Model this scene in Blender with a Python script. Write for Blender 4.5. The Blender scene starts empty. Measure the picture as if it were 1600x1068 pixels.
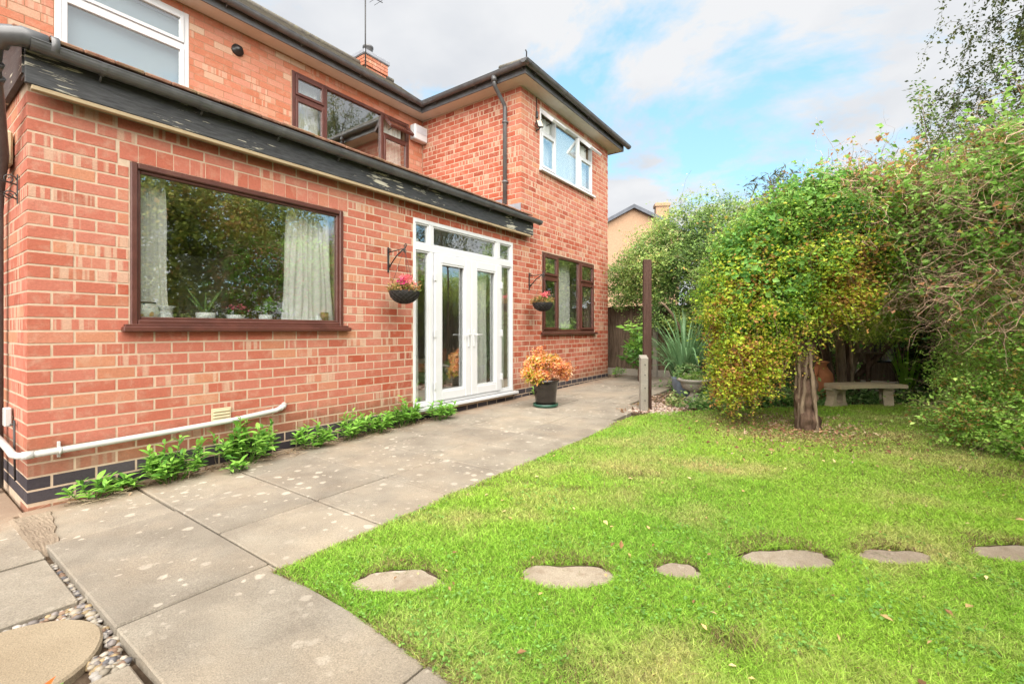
import bpy, math, random
import numpy as np
from mathutils import Vector, Matrix, noise as mnoise
R=math.radians
rng=np.random.default_rng(7); random.seed(7)
scene=bpy.context.scene
COL=scene.collection
# ------------------------------------------------------------------ camera
A=math.atan(520/726)
CAMX,CAMY,CAMZ=-0.624,-4.338,1.17
cd=bpy.data.cameras.new('camera'); cam=bpy.data.objects.new('camera',cd); COL.objects.link(cam)
cam.location=(CAMX,CAMY,CAMZ); cam.rotation_euler=(R(90),0,A-R(90))
cd.sensor_width=36; cd.lens=726/1600*36; cd.shift_y=-19/1600; cd.clip_start=.05; cd.clip_end=900
scene.camera=cam
# ------------------------------------------------------------------ world
w=bpy.data.worlds.new('World'); scene.world=w; w.use_nodes=True
nt=w.node_tree; N=nt.nodes; L=nt.links; N.clear()
def wn(t,**k):
    n=N.new(t)
    for a,b in k.items(): setattr(n,a,b)
    return n
SUN_EL,SUN_AZ=R(44),R(221)   # azimuth: direction towards the sun, measured from +X counter-clockwise
out=wn('ShaderNodeOutputWorld'); bg=wn('ShaderNodeBackground'); bg.inputs[1].default_value=.078
sky=wn('ShaderNodeTexSky',sky_type='NISHITA'); sky.sun_disc=False; sky.sun_elevation=SUN_EL; sky.sun_rotation=R(90)-SUN_AZ
sky.air_density=1.0; sky.dust_density=.6; sky.ozone_density=1.5
tc=wn('ShaderNodeTexCoord'); sep=wn('ShaderNodeSeparateXYZ'); L.new(tc.outputs['Generated'],sep.inputs[0])
def m(op,a,b=None,c=None):
    n=wn('ShaderNodeMath',operation=op)
    for i,v in enumerate((a,b,c)):
        if v is None: continue
        if isinstance(v,(int,float)): n.inputs[i].default_value=v
        else: L.new(v,n.inputs[i])
    return n.outputs[0]
dz=m('ADD',m('MAXIMUM',sep.outputs[2],0.0),.16)
cmb=wn('ShaderNodeCombineXYZ'); L.new(m('DIVIDE',sep.outputs[0],dz),cmb.inputs[0]); L.new(m('DIVIDE',sep.outputs[1],dz),cmb.inputs[1]); cmb.inputs[2].default_value=3.7
n1=wn('ShaderNodeTexNoise'); n1.inputs['Scale'].default_value=.95; n1.inputs['Detail'].default_value=9; n1.inputs['Roughness'].default_value=.60; n1.inputs['Distortion'].default_value=.25
L.new(cmb.outputs[0],n1.inputs['Vector'])
n2=wn('ShaderNodeTexNoise'); n2.inputs['Scale'].default_value=2.3; n2.inputs['Detail'].default_value=7; L.new(cmb.outputs[0],n2.inputs['Vector'])
rp=wn('ShaderNodeValToRGB'); rp.color_ramp.elements[0].position=.42; rp.color_ramp.elements[0].color=(0,0,0,1); rp.color_ramp.elements[1].position=.505; rp.color_ramp.elements[1].color=(1,1,1,1)
L.new(n1.outputs[0],rp.inputs[0])
cc=wn('ShaderNodeValToRGB'); cc.color_ramp.elements[0].position=.36; cc.color_ramp.elements[0].color=(.70,.725,.77,1); cc.color_ramp.elements[1].position=.60; cc.color_ramp.elements[1].color=(.84,.85,.87,1)
L.new(n2.outputs[0],cc.inputs[0])
sc=wn('ShaderNodeVectorMath',operation='SCALE'); L.new(cc.outputs[0],sc.inputs[0]); sc.inputs['Scale'].default_value=1.62
tint=wn('ShaderNodeMix',data_type='RGBA'); tint.blend_type='MIX'; tint.inputs[0].default_value=.78
L.new(sky.outputs[0],tint.inputs[6]); tint.inputs[7].default_value=(.50,1.02,1.26,1)
mx=wn('ShaderNodeMix',data_type='RGBA'); L.new(rp.outputs[0],mx.inputs[0]); L.new(tint.outputs[2],mx.inputs[6]); L.new(sc.outputs[0],mx.inputs[7])
L.new(mx.outputs[2],bg.inputs[0]); L.new(bg.outputs[0],out.inputs[0])
# ------------------------------------------------------------------ sun and exposure
sd=bpy.data.lights.new('sun','SUN'); sd.energy=1.5; sd.angle=R(88); sd.color=(1,.95,.87)
so=bpy.data.objects.new('sun',sd); COL.objects.link(so)
dv=Vector((math.cos(SUN_AZ)*math.cos(SUN_EL),math.sin(SUN_AZ)*math.cos(SUN_EL),math.sin(SUN_EL)))
so.rotation_euler=dv.to_track_quat('Z','Y').to_euler(); so.location=(-5,-5,12)
scene.view_settings.view_transform='Standard'; scene.view_settings.look='None'; scene.view_settings.gamma=1
scene.view_settings.use_curve_mapping=False; scene.view_settings.exposure=3.08
scene.cycles.max_bounces=16; scene.cycles.diffuse_bounces=10; scene.cycles.transmission_bounces=10; scene.cycles.transparent_max_bounces=24
scene.render.resolution_x=1024; scene.render.resolution_y=683
# ================================================================== helpers
def gz(x): return .011*min(max(x,0),10)
def tag(o,label=None,cat=None,group=None,kind=None):
    if label: o['label']=label
    if cat: o['category']=cat
    if group: o['group']=group
    if kind: o['kind']=kind
    return o
def empty(name,loc=(0,0,0),rz=0,label=None,cat=None,group=None,kind=None):
    o=bpy.data.objects.new(name,None); COL.objects.link(o); o.location=loc; o.rotation_euler=(0,0,rz); o.empty_display_size=.1
    return tag(o,label,cat,group,kind)
class MB:
    def __init__(s): s.v=[]; s.f=[]; s.sm=[]
    def add(s,vs,fs,smooth=False):
        b=len(s.v); s.v+= [tuple(v) for v in vs]; s.f+=[tuple(i+b for i in f) for f in fs]; s.sm+=[smooth]*len(fs); return s
    def box(s,x0,x1,y0,y1,z0,z1,bev=0,M=None):
        if bev<=0:
            vs=[(x,y,z) for x in (x0,x1) for y in (y0,y1) for z in (z0,z1)]
            fs=[(0,1,3,2),(4,6,7,5),(0,4,5,1),(2,3,7,6),(0,2,6,4),(1,5,7,3)]
        else:
            b=min(bev,(x1-x0)/2.01,(y1-y0)/2.01,(z1-z0)/2.01)
            vs=[];idx={}
            for i,x in enumerate((x0,x1)):
                for j,y in enumerate((y0,y1)):
                    for k,z in enumerate((z0,z1)):
                        sx,sy,sz=(1-2*i)*b,(1-2*j)*b,(1-2*k)*b
                        for ax,p in enumerate(((x,y+sy,z+sz),(x+sx,y,z+sz),(x+sx,y+sy,z))):
                            idx[(i,j,k,ax)]=len(vs); vs.append(p)
            g=lambda *a: idx[a]
            fs=[]
            fs.append([g(0,0,0,0),g(0,0,1,0),g(0,1,1,0),g(0,1,0,0)]); fs.append([g(1,0,0,0),g(1,1,0,0),g(1,1,1,0),g(1,0,1,0)])
            fs.append([g(0,0,0,1),g(1,0,0,1),g(1,0,1,1),g(0,0,1,1)]); fs.append([g(0,1,0,1),g(0,1,1,1),g(1,1,1,1),g(1,1,0,1)])
            fs.append([g(0,0,0,2),g(0,1,0,2),g(1,1,0,2),g(1,0,0,2)]); fs.append([g(0,0,1,2),g(1,0,1,2),g(1,1,1,2),g(0,1,1,2)])
            for j in (0,1):
                for k in (0,1): fs.append([g(0,j,k,1),g(1,j,k,1),g(1,j,k,2),g(0,j,k,2)])
            for i in (0,1):
                for k in (0,1): fs.append([g(i,0,k,0),g(i,1,k,0),g(i,1,k,2),g(i,0,k,2)])
            for i in (0,1):
                for j in (0,1): fs.append([g(i,j,0,0),g(i,j,1,0),g(i,j,1,1),g(i,j,0,1)])
            for i in (0,1):
                for j in (0,1):
                    for k in (0,1): fs.append([g(i,j,k,0),g(i,j,k,1),g(i,j,k,2)])
        if M is not None: vs=[M@Vector(v) for v in vs]
        return s.add(vs,fs)
    def tube(s,pts,r,n=8,cap=True,smooth=True):
        pts=[Vector(p) for p in pts]; k=len(pts)
        rs=r if isinstance(r,(list,tuple)) else [r]*k
        up=None; vs=[];fs=[]
        for i,p in enumerate(pts):
            t=(pts[min(i+1,k-1)]-pts[max(i-1,0)])
            t=t.normalized() if t.length>1e-9 else Vector((0,0,1))
            if up is None: up=t.orthogonal().normalized()
            up=(up-t*up.dot(t)); up=up.normalized() if up.length>1e-6 else t.orthogonal().normalized()
            b=t.cross(up)
            for j in range(n):
                a=2*math.pi*j/n; vs.append(p+(up*math.cos(a)+b*math.sin(a))*rs[i])
        for i in range(k-1):
            for j in range(n):
                j2=(j+1)%n; fs.append((i*n+j,i*n+j2,(i+1)*n+j2,(i+1)*n+j))
        s.add(vs,fs,smooth)
        if cap: b=len(s.v)-len(vs); s.f+= [tuple(b+j for j in range(n))[::-1], tuple(b+(k-1)*n+j for j in range(n))]; s.sm+=[False,False]
        return s
    def lathe(s,prof,n=24,c=(0,0,0),smooth=True,wob=0):
        vs=[];fs=[];k=len(prof)
        for (r,z) in prof:
            for j in range(n):
                a=2*math.pi*j/n; rr=r*(1+wob*math.sin(3*a+z*9)); vs.append((c[0]+rr*math.cos(a),c[1]+rr*math.sin(a),c[2]+z))
        for i in range(k-1):
            for j in range(n):
                j2=(j+1)%n; fs.append((i*n+j,i*n+j2,(i+1)*n+j2,(i+1)*n+j))
        return s.add(vs,fs,smooth)
    def prism(s,poly,z0,z1,bev=0):
        n=len(poly); cx=sum(p[0] for p in poly)/n; cy=sum(p[1] for p in poly)/n
        def ins(p,b):
            d=math.hypot(p[0]-cx,p[1]-cy) or 1; return (p[0]-(p[0]-cx)/d*b,p[1]-(p[1]-cy)/d*b)
        rings=[[(x,y,z0) for x,y in poly],[(x,y,z1-bev) for x,y in poly]]
        if bev>0: rings.append([(*ins(p,bev),z1) for p in poly])
        vs=[v for r in rings for v in r]; fs=[]
        for i in range(len(rings)-1):
            for j in range(n):
                j2=(j+1)%n; fs.append((i*n+j,i*n+j2,(i+1)*n+j2,(i+1)*n+j))
        fs.append(tuple(range((len(rings)-1)*n,len(rings)*n))); fs.append(tuple(range(n))[::-1])
        return s.add(vs,fs)
    def extrude(s,prof,p0,p1,side,up=(0,0,1),closed=True):
        # prof: list of (a,b); a along side, b along up
        side=Vector(side);up=Vector(up);p0=Vector(p0);p1=Vector(p1);n=len(prof)
        vs=[p+side*a+up*b for p in (p0,p1) for a,b in prof]
        fs=[(j,(j+1)%n,n+(j+1)%n,n+j) for j in range(n if closed else n-1)]
        s.add(vs,fs)
        b=len(s.v)-2*n
        return s
    def mesh(s,name):
        me=bpy.data.meshes.new(name); me.from_pydata(s.v,[],s.f); me.polygons.foreach_set('use_smooth',s.sm); me.update(); return me
    def build(s,name,mat,parent=None,label=None,**k):
        me=s.mesh(name)
        if mat: me.materials.append(mat)
        o=bpy.data.objects.new(name,me); COL.objects.link(o)
        if parent is not None: o.parent=parent
        if label: o['label']=label
        tag(o,**k)
        return o
def link(name,me,parent=None,M=None):
    o=bpy.data.objects.new(name,me); COL.objects.link(o)
    if parent is not None: o.parent=parent
    if M is not None: o.matrix_local=M
    return o
def np_mesh(name,V,F,col=None,mat=None,smooth=False):
    V=np.asarray(V,np.float32); F=np.asarray(F,np.int32); k=F.shape[1]
    me=bpy.data.meshes.new(name); me.vertices.add(len(V)); me.vertices.foreach_set('co',V.ravel())
    me.loops.add(F.size); me.loops.foreach_set('vertex_index',F.ravel())
    me.polygons.add(len(F)); me.polygons.foreach_set('loop_start',np.arange(0,F.size,k,dtype=np.int32)); me.polygons.foreach_set('loop_total',np.full(len(F),k,np.int32))
    me.polygons.foreach_set('use_smooth',np.full(len(F),bool(smooth)))
    if col is not None:
        at=me.color_attributes.new('tone','FLOAT_COLOR','POINT'); c=np.ones((len(V),4),np.float32); c[:,:3]=col; at.data.foreach_set('color',c.ravel())
    me.update(calc_edges=True)
    if mat: me.materials.append(mat)
    return me
# ------------------------------------------------------------------ materials
class NT:
    def __init__(s,name):
        s.m=bpy.data.materials.new(name); s.m.use_nodes=True; s.t=s.m.node_tree; s.t.nodes.clear(); s.out=s.n('ShaderNodeOutputMaterial')
    def n(s,t,**k):
        n=s.t.nodes.new(t)
        for a,b in k.items(): setattr(n,a,b)
        return n
    def set(s,sock,v):
        if isinstance(v,bpy.types.NodeSocket): s.t.links.new(v,sock)
        elif isinstance(v,(tuple,list)) and len(v)==3 and sock.type=='RGBA': sock.default_value=(*v,1)
        else: sock.default_value=v
    def pos(s): 
        return s.n('ShaderNodeNewGeometry').outputs['Position']
    def objc(s): return s.n('ShaderNodeTexCoord').outputs['Object']
    def scalev(s,v,sc,loc=(0,0,0)):
        n=s.n('ShaderNodeMapping'); s.set(n.inputs[0],v); n.inputs['Scale'].default_value=sc; n.inputs['Location'].default_value=loc; return n.outputs[0]
    def noise(s,v,scale,detail=4,rough=.5,dist=0):
        n=s.n('ShaderNodeTexNoise'); s.set(n.inputs['Vector'],v); n.inputs['Scale'].default_value=scale; n.inputs['Detail'].default_value=detail; n.inputs['Roughness'].default_value=rough; n.inputs['Distortion'].default_value=dist; return n.outputs[0]
    def vor(s,v,scale,out='Distance'):
        n=s.n('ShaderNodeTexVoronoi'); s.set(n.inputs['Vector'],v); n.inputs['Scale'].default_value=scale; return n.outputs[out]
    def ramp(s,f,st,interp='LINEAR'):
        n=s.n('ShaderNodeValToRGB'); s.set(n.inputs[0],f); r=n.color_ramp; r.interpolation=interp
        while len(r.elements)<len(st): r.elements.new(.5)
        for e,(p,c) in zip(r.elements,st):
            e.position=p; e.color=(*c,1) if not isinstance(c,(int,float)) else (c,c,c,1)
        return n.outputs[0]
    def mix(s,f,a,b,mode='MIX'):
        n=s.n('ShaderNodeMix',data_type='RGBA',blend_type=mode); s.set(n.inputs[0],f); s.set(n.inputs[6],a); s.set(n.inputs[7],b); return n.outputs[2]
    def math(s,op,a,b=0.0,clamp=False):
        n=s.n('ShaderNodeMath',operation=op); n.use_clamp=clamp; s.set(n.inputs[0],a); s.set(n.inputs[1],b); return n.outputs[0]
    def attr(s,name='tone'): return s.n('ShaderNodeAttribute',attribute_name=name)
    def finish(s,color,rough=.8,bump=None,bd=.003,bs=1,spec=.3,metal=0,trans=None,coat=0):
        b=s.n('ShaderNodeBsdfPrincipled'); s.set(b.inputs['Base Color'],color); s.set(b.inputs['Roughness'],rough); b.inputs['Specular IOR Level'].default_value=spec; b.inputs['Metallic'].default_value=metal
        b.inputs['Coat Weight'].default_value=coat
        if bump is not None:
            n=s.n('ShaderNodeBump'); s.set(n.inputs['Height'],bump); n.inputs['Distance'].default_value=bd; n.inputs['Strength'].default_value=bs; s.t.links.new(n.outputs[0],b.inputs['Normal'])
        sh=b.outputs[0]
        if trans:
            t=s.n('ShaderNodeBsdfTranslucent'); s.set(t.inputs[0],color); mx=s.n('ShaderNodeMixShader'); mx.inputs[0].default_value=trans
            s.t.links.new(sh,mx.inputs[1]); s.t.links.new(t.outputs[0],mx.inputs[2]); sh=mx.outputs[0]
        s.t.links.new(sh,s.out.inputs[0]); return s.m
def simple(name,c,rough=.6,var=.12,scale=8,bump=.0,spec=.3,metal=0,coat=0,dirt=None,obj=True):
    s=NT(name); p=s.objc() if obj else s.pos(); f=s.noise(p,scale,5,.6)
    a=tuple(x*(1-var) for x in c); b=tuple(min(1,x*(1+var)) for x in c)
    col=s.ramp(f,[(.3,a),(.7,b)])
    if dirt:
        g=s.ramp(s.noise(p,scale*.45,7,.7),[(.55,0.),(.75,1.)]); col=s.mix(s.math('MULTIPLY',g,dirt[1]),col,dirt[0])
    return s.finish(col,rough,s.noise(p,scale*8,4,.6) if bump else None,bump or .001,1,spec,metal,coat=coat)
def brick_mat(name,stops,stripe,stripe_col,amt=1.,dark=(.25,.08,.05)):
    s=NT(name); p=s.pos(); a=s.attr(); sp=s.n('ShaderNodeSeparateColor'); s.set(sp.inputs[0],a.outputs['Color'])
    base=s.ramp(sp.outputs[0],stops)
    x=s.n('ShaderNodeSeparateXYZ'); s.set(x.inputs[0],p); u=s.math('ADD',x.outputs[0],x.outputs[1])
    cb=s.n('ShaderNodeCombineXYZ'); s.set(cb.inputs[0],s.math('MULTIPLY',u,26.)); s.set(cb.inputs[1],s.math('MULTIPLY',x.outputs[2],.5)); s.set(cb.inputs[2],s.math('MULTIPLY',sp.outputs[2],30.))
    st=s.ramp(s.noise(cb.outputs[0],1.0,1.5,.4),[(.50,0.),(.56,1.)])
    flag=s.ramp(sp.outputs[1],[(stripe,0.),(stripe+.04,1.)])
    col=s.mix(s.math('MULTIPLY',s.math('MULTIPLY',st,flag),.72*amt),base,stripe_col)
    # smears of lime and weathering over every brick
    sm=s.ramp(s.noise(p,9,6,.65,.3),[(.50,0.),(.78,.55)]); col=s.mix(s.math('MULTIPLY',sm,amt),col,stripe_col)
    zz=s.math('ADD',x.outputs[2],s.math('MULTIPLY',s.noise(p,5,6,.7),-.55)); col=s.mix(s.ramp(zz,[(-.02,.55),(.16,0.)]) if stripe<1.5 else 0.,col,(.16,.085,.05))
    gr=s.ramp(s.noise(p,60,5,.7),[(.3,.86),(.7,1.10)]); col=s.mix(1.,col,gr,'MULTIPLY')
    sp2=s.ramp(s.noise(p,260,2,.5),[(.62,0.),(.72,.5)]); col=s.mix(sp2,col,dark)
    return s.finish(col,.85,s.math('ADD',s.noise(p,90,5,.65),s.math('MULTIPLY',s.noise(p,420,2,.5),.4)),.0035,.9,.2)
M={}
CREAM=(.47,.325,.235)
M['brick']=brick_mat('salmon_brick',[(0,(0.354,0.105,0.065)),(.35,(0.388,0.126,0.085)),(.7,(0.408,0.150,0.105)),(.92,(0.428,0.190,0.109)),(1,(0.299,0.075,0.048))],.72,CREAM)
M['brick_red']=brick_mat('red_brick',[(0,(0.308,0.066,0.035)),(.4,(0.350,0.087,0.049)),(.7,(0.378,0.115,0.073)),(1,(0.259,0.056,0.032))],.70,CREAM)
M['brick_old']=brick_mat('old_orange_brick',[(0,(0.378,0.133,0.073)),(.4,(0.420,0.158,0.095)),(.7,(0.434,0.189,0.130)),(.95,(0.448,0.210,0.133)),(1,(0.476,0.392,0.294))],.85,CREAM,.8)
M['plinth']=brick_mat('blue_brick',[(0,(0.036,0.030,0.036)),(.5,(0.048,0.040,0.046)),(1,(0.068,0.058,0.064))],2.,(0.104,0.088,0.088),.5,(0.024,0.024,0.024))
def mortar(name,c,d):
    s=NT(name); p=s.pos(); col=s.mix(s.ramp(s.noise(p,14,6,.7),[(.35,0.),(.75,1.)]),c,d)
    return s.finish(col,.95,s.noise(p,150,5,.7),.004,1,.1)
M['mortar']=mortar('lime_mortar',(0.503,0.388,0.292),(0.394,0.286,0.204))
M['mortar_old']=mortar('old_mortar',(0.255,0.128,0.075),(0.390,0.270,0.180))
M['brown']=simple('brown_painted_timber',(0.077,0.025,0.018),.42,.25,6,.0015,.45,dirt=((0.144,0.072,0.054),.5))
M['white']=simple('white_pvc',(0.550,0.557,0.571),.28,.02,5,0,.5,dirt=((0.427,0.427,0.413),.25))
M['gutter']=simple('dark_grey_plastic',(0.088,0.088,0.092),.33,.25,9,0,.5,dirt=((0.080,0.080,0.080),.6))
M['soffit']=simple('cream_soffit',(0.540,0.495,0.435),.6,.05,4,0,.3,dirt=((0.375,0.315,0.255),.4))
M['cream']=simple('cream_strip',(0.341,0.264,0.165),.7,.1,7,0,.3,dirt=((0.220,0.138,0.066),.6))
def flaking():
    s=NT('flaking_black_paint'); p=s.pos(); pv=s.scalev(p,(2.5,2.5,22))
    f=s.math('MULTIPLY',s.noise(pv,2.2,6,.6),s.noise(p,1.6,3,.6))
    m_=s.ramp(f,[(.30,0.),(.33,1.)])
    base=s.ramp(s.noise(pv,4,5,.6),[(.3,(.020,.020,.022)),(.7,(.060,.062,.066))])
    return s.finish(s.mix(m_,base,(.45,.42,.34)),.55,s.math('ADD',s.noise(pv,5,5,.6),m_),.002,1,.4)
M['fascia']=flaking()
def tile_mat(name,a,b,moss):
    s=NT(name); p=s.pos(); col=s.ramp(s.noise(p,12,6,.65),[(.3,a),(.7,b)])
    col=s.mix(s.ramp(s.noise(p,5,7,.7),[(.5,0.),(.66,.85)]),col,moss)
    return s.finish(col,.92,s.noise(p,60,6,.75),.01,1,.15)
M['tile']=tile_mat('mossy_roof_tile',(.17,.075,.05),(.34,.19,.13),(.22,.18,.10))
M['tile_grey']=tile_mat('grey_lichen_roof_tile',(.12,.11,.10),(.20,.18,.15),(.24,.22,.15))
def concrete(name,base,dark,spots=True,warm=(.42,.34,.25)):
    s=NT(name); p=s.pos(); a=s.n('ShaderNodeObjectInfo').outputs['Random']
    col=s.ramp(s.noise(p,3.2,7,.62,.2),[(.3,dark),(.68,base)])
    col=s.mix(s.ramp(s.noise(p,1.3,5,.6),[(.45,0.),(.75,.5)]),col,warm)
    col=s.mix(1.,col,s.ramp(a,[(0,(.88,.87,.86)),(1,(1.08,1.07,1.04))]),'MULTIPLY')
    col=s.mix(1.,col,s.ramp(s.noise(p,190,3,.6),[(.3,.72),(.7,1.22)]),'MULTIPLY')
    if spots:
        pd=s.n('ShaderNodeVectorMath',operation='ADD'); s.set(pd.inputs[0],p)
        nn=s.n('ShaderNodeTexNoise'); s.set(nn.inputs['Vector'],p); nn.inputs['Scale'].default_value=28; nn.inputs['Detail'].default_value=3
        sc_=s.n('ShaderNodeVectorMath',operation='SCALE'); s.set(sc_.inputs[0],nn.outputs['Color']); sc_.inputs['Scale'].default_value=.045; s.set(pd.inputs[1],sc_.outputs[0])
        for scl,th,keep in ((7.5,.24,.50),(15,.24,.45),(4.2,.17,.6)):
            v=s.n('ShaderNodeTexVoronoi'); s.set(v.inputs['Vector'],pd.outputs[0]); v.inputs['Scale'].default_value=scl
            sp=s.n('ShaderNodeSeparateColor'); s.set(sp.inputs[0],v.outputs['Color'])
            k=s.math('MULTIPLY',s.ramp(v.outputs['Distance'],[(th*.7,1.),(th,0.)]),s.math('GREATER_THAN',sp.outputs[0],keep))
            k=s.math('MULTIPLY',k,s.ramp(s.noise(p,1.1,3,.5),[(.42,.15),(.58,1.)]))
            col=s.mix(s.math('MULTIPLY',k,.62),col,(.54,.48,.40))
        xx=s.n('ShaderNodeSeparateXYZ'); s.set(xx.inputs[0],p)
        yy=s.math('ADD',xx.outputs[1],s.math('MULTIPLY',s.noise(p,4,6,.7),.9)); col=s.mix(s.ramp(yy,[(.12,0.),(.40,.6)]),col,(.27,.175,.115))
        dk=s.ramp(s.noise(p,9,6,.75),[(.60,0.),(.78,.6)]); col=s.mix(dk,col,(.14,.115,.09))
    if name=='pale_worn_stone': col=s.mix(s.ramp(s.noise(p,16,6,.7),[(.48,0.),(.66,.6)]),col,(.24,.18,.125)); col=s.mix(s.ramp(s.noise(p,11,5,.7,.5),[(.60,0.),(.68,.5)]),col,(.13,.15,.05))
    return s.finish(col,.93,s.math('ADD',s.noise(p,45,6,.7),s.math('MULTIPLY',s.noise(p,260,3,.6),.5)),.006,1,.15)
M['slab']=concrete('grey_buff_paving',(0.293,0.261,0.216),(0.204,0.175,0.143))
M['step']=concrete('pale_worn_stone',(0.400,0.340,0.264),(0.288,0.232,0.180),True,(0.352,0.272,0.200))
M['stone']=concrete('sandstone_paver',(0.326,0.266,0.189),(0.259,0.204,0.141),False)
M['concrete']=concrete('plain_concrete',(0.359,0.335,0.296),(0.265,0.242,0.211),False)
M['bench']=concrete('weathered_cast_stone',(0.617,0.496,0.355),(0.430,0.355,0.262),False)
def soil():
    s=NT('garden_soil'); p=s.pos(); col=s.ramp(s.noise(p,6,8,.7),[(.3,(.055,.038,.025)),(.55,(.13,.09,.06)),(.75,(.22,.16,.11))])
    return s.finish(col,.97,s.noise(p,30,8,.8),.03,1,.1)
M['soil']=soil()
def leafmat(name,trans=.35,rough=.5,attr=True,color=None):
    s=NT(name); c=s.attr().outputs['Color'] if attr else color
    p=s.pos(); c=s.mix(1.,c,s.ramp(s.noise(p,40,3,.6),[(.3,.8),(.7,1.18)]),'MULTIPLY')
    return s.finish(c,rough,None,spec=.35,trans=trans)
M['leaf']=leafmat('foliage',.42); M['grass']=leafmat('grass_blade',.45,.6); M['twig']=leafmat('twig_bark',0,.85)
def ground_lawn():
    s=NT('lawn_thatch'); p=s.pos(); col=s.ramp(s.noise(p,25,6,.7),[(.3,(.12,.15,.04)),(.6,(.26,.34,.07)),(.8,(.38,.33,.16))])
    return s.finish(col,.95,s.noise(p,80,6,.8),.02,1,.1)
M['thatch']=ground_lawn()
def bark(name,a,b,sc=(14,14,3)):
    s=NT(name); p=s.scalev(s.objc(),sc); n=s.noise(p,1.2,8,.7,.4); col=s.ramp(n,[(.3,a),(.68,b)])
    return s.finish(col,.93,n,.02,1,.15)
M['bark']=bark('fissured_bark',(.035,.020,.014),(.19,.12,.085)); M['bark_pale']=bark('pale_stem_bark',(.10,.065,.045),(.32,.235,.165))
M['post']=bark('brown_stained_timber',(.050,.026,.020),(.105,.060,.048),(30,30,2.5))
M['board']=bark('weathered_fence_board',(.045,.030,.020),(.19,.135,.095),(22,22,2.2))
M['room']=simple('room_plaster',(.62,.57,.48),.9,.08,2); M['room_floor']=simple('room_floor',(.16,.10,.06),.6,.2,5)
M['wood_in']=simple('oak_cupboard',(.28,.15,.06),.5,.2,4)
def cloth(name,c,tr):
    s=NT(name); return s.finish(c,.9,None,spec=.1,trans=tr)
M['curtain']=cloth('curtain_cloth',(.88,.87,.83),.2)
M['blind_grey']=cloth('blue_grey_blind',(.36,.43,.49),.1)  # blue grey of the sky's reflection in the glass, painted on the blind
M['blind']=cloth('drawn_blind_cloth',(.86,.87,.87),.2)
M['steel']=simple('brushed_metal',(.5,.5,.5),.3,.1,5,0,.5,.9); M['iron']=simple('black_wrought_iron',(.03,.028,.027),.5,.3,20,0,.4)
M['ceramic']=simple('white_glazed_ceramic',(.74,.75,.74),.2,.05,9,0,.5,coat=.3)
M['gold']=simple('golden_ribbed_glass',(.30,.19,.05),.25,.3,8,0,.6,.4)
M['lead']=simple('lead_flashing',(.24,.25,.28),.6,.2,6,.002)
M['galv']=simple('galvanised_blue_grey_pot',(.13,.16,.20),.45,.3,9,.001,dirt=((.28,.29,.28),.6))
M['pot']=simple('glossy_black_brown_pot',(.018,.014,.012),.22,.4,9,0,.5,coat=.4)
M['green_plastic']=simple('green_saucer',(.02,.075,.05),.35,.2,9,0,.5)
M['terracotta']=simple('terracotta',(.46,.17,.08),.75,.2,9,.001)
M['basket']=simple('dark_woven_liner',(.022,.020,.018),.7,.5,30,.002)
M['pipe']=simple('grey_white_waste_pipe',(0.455,0.449,0.435),.35,.05,7,0,.5,dirt=((0.290,0.262,0.221),.45))
M['vent']=simple('cream_plastic',(0.510,0.435,0.285),.5,.06,9)
M['black']=simple('black_plastic',(.012,.012,.013),.4,.3,9,0,.5)
M['lamp_glass']=simple('floodlight_lens',(.50,.44,.34),.25,.1,9,0,.5)
M['hyd']=leafmat('flower_petal',.3,.6)
def glass():
    s=NT('window_glass'); fr=s.n('ShaderNodeLayerWeight'); fr.inputs[0].default_value=.5
    g=s.n('ShaderNodeBsdfGlossy'); g.inputs['Roughness'].default_value=.0; g.inputs[0].default_value=(.95,.97,.97,1)
    n=s.n('ShaderNodeBump'); s.set(n.inputs['Height'],s.noise(s.pos(),1.1,2,.5)); n.inputs['Distance'].default_value=.0006; n.inputs['Strength'].default_value=1; s.t.links.new(n.outputs[0],g.inputs['Normal'])
    t=s.n('ShaderNodeBsdfTransparent'); t.inputs[0].default_value=(.97,.985,.975,1)
    f=s.math('ADD',s.math('MULTIPLY',s.math('POWER',fr.outputs['Facing'],3.),.70),.25,True)
    mx=s.n('ShaderNodeMixShader'); s.set(mx.inputs[0],f); s.t.links.new(t.outputs[0],mx.inputs[1]); s.t.links.new(g.outputs[0],mx.inputs[2]); s.t.links.new(mx.outputs[0],s.out.inputs[0]); return s.m
M['glass']=glass()
# ================================================================== ground
def sheet(name,mat,xs,ys,zf,**k):
    V=np.array([(x,y,zf(x,y)) for x in xs for y in ys]); n=len(ys); F=[(i*n+j,(i+1)*n+j,(i+1)*n+j+1,i*n+j+1) for i in range(len(xs)-1) for j in range(n-1)]
    me=np_mesh(name,V,F,mat=mat,smooth=True); return tag(link(name,me),**k)
xs=[-300,-60,-20,-8]+list(np.arange(-4,12.1,.25))+[14,20,40,100,400]; ys=[-300,-60,-20]+list(np.arange(-10,3,.25))+[6,12,40,100,300]
sheet('ground',M['soil'],xs,ys,lambda x,y: gz(x)-.045+(.02*mnoise.noise(Vector((x*1.7,y*1.7,0))) if -4<x<12 and -10<y<3 else 0),kind='structure')
STONES=[(.82,-2.66,.19,.105),(1.30,-3.28,.215,.115),(1.65,-3.69,.11,.07),(2.07,-4.11,.25,.10),(2.41,-4.55,.175,.085),(2.80,-5.06,.22,.11),(3.2,-5.6,.2,.11)]
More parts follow.
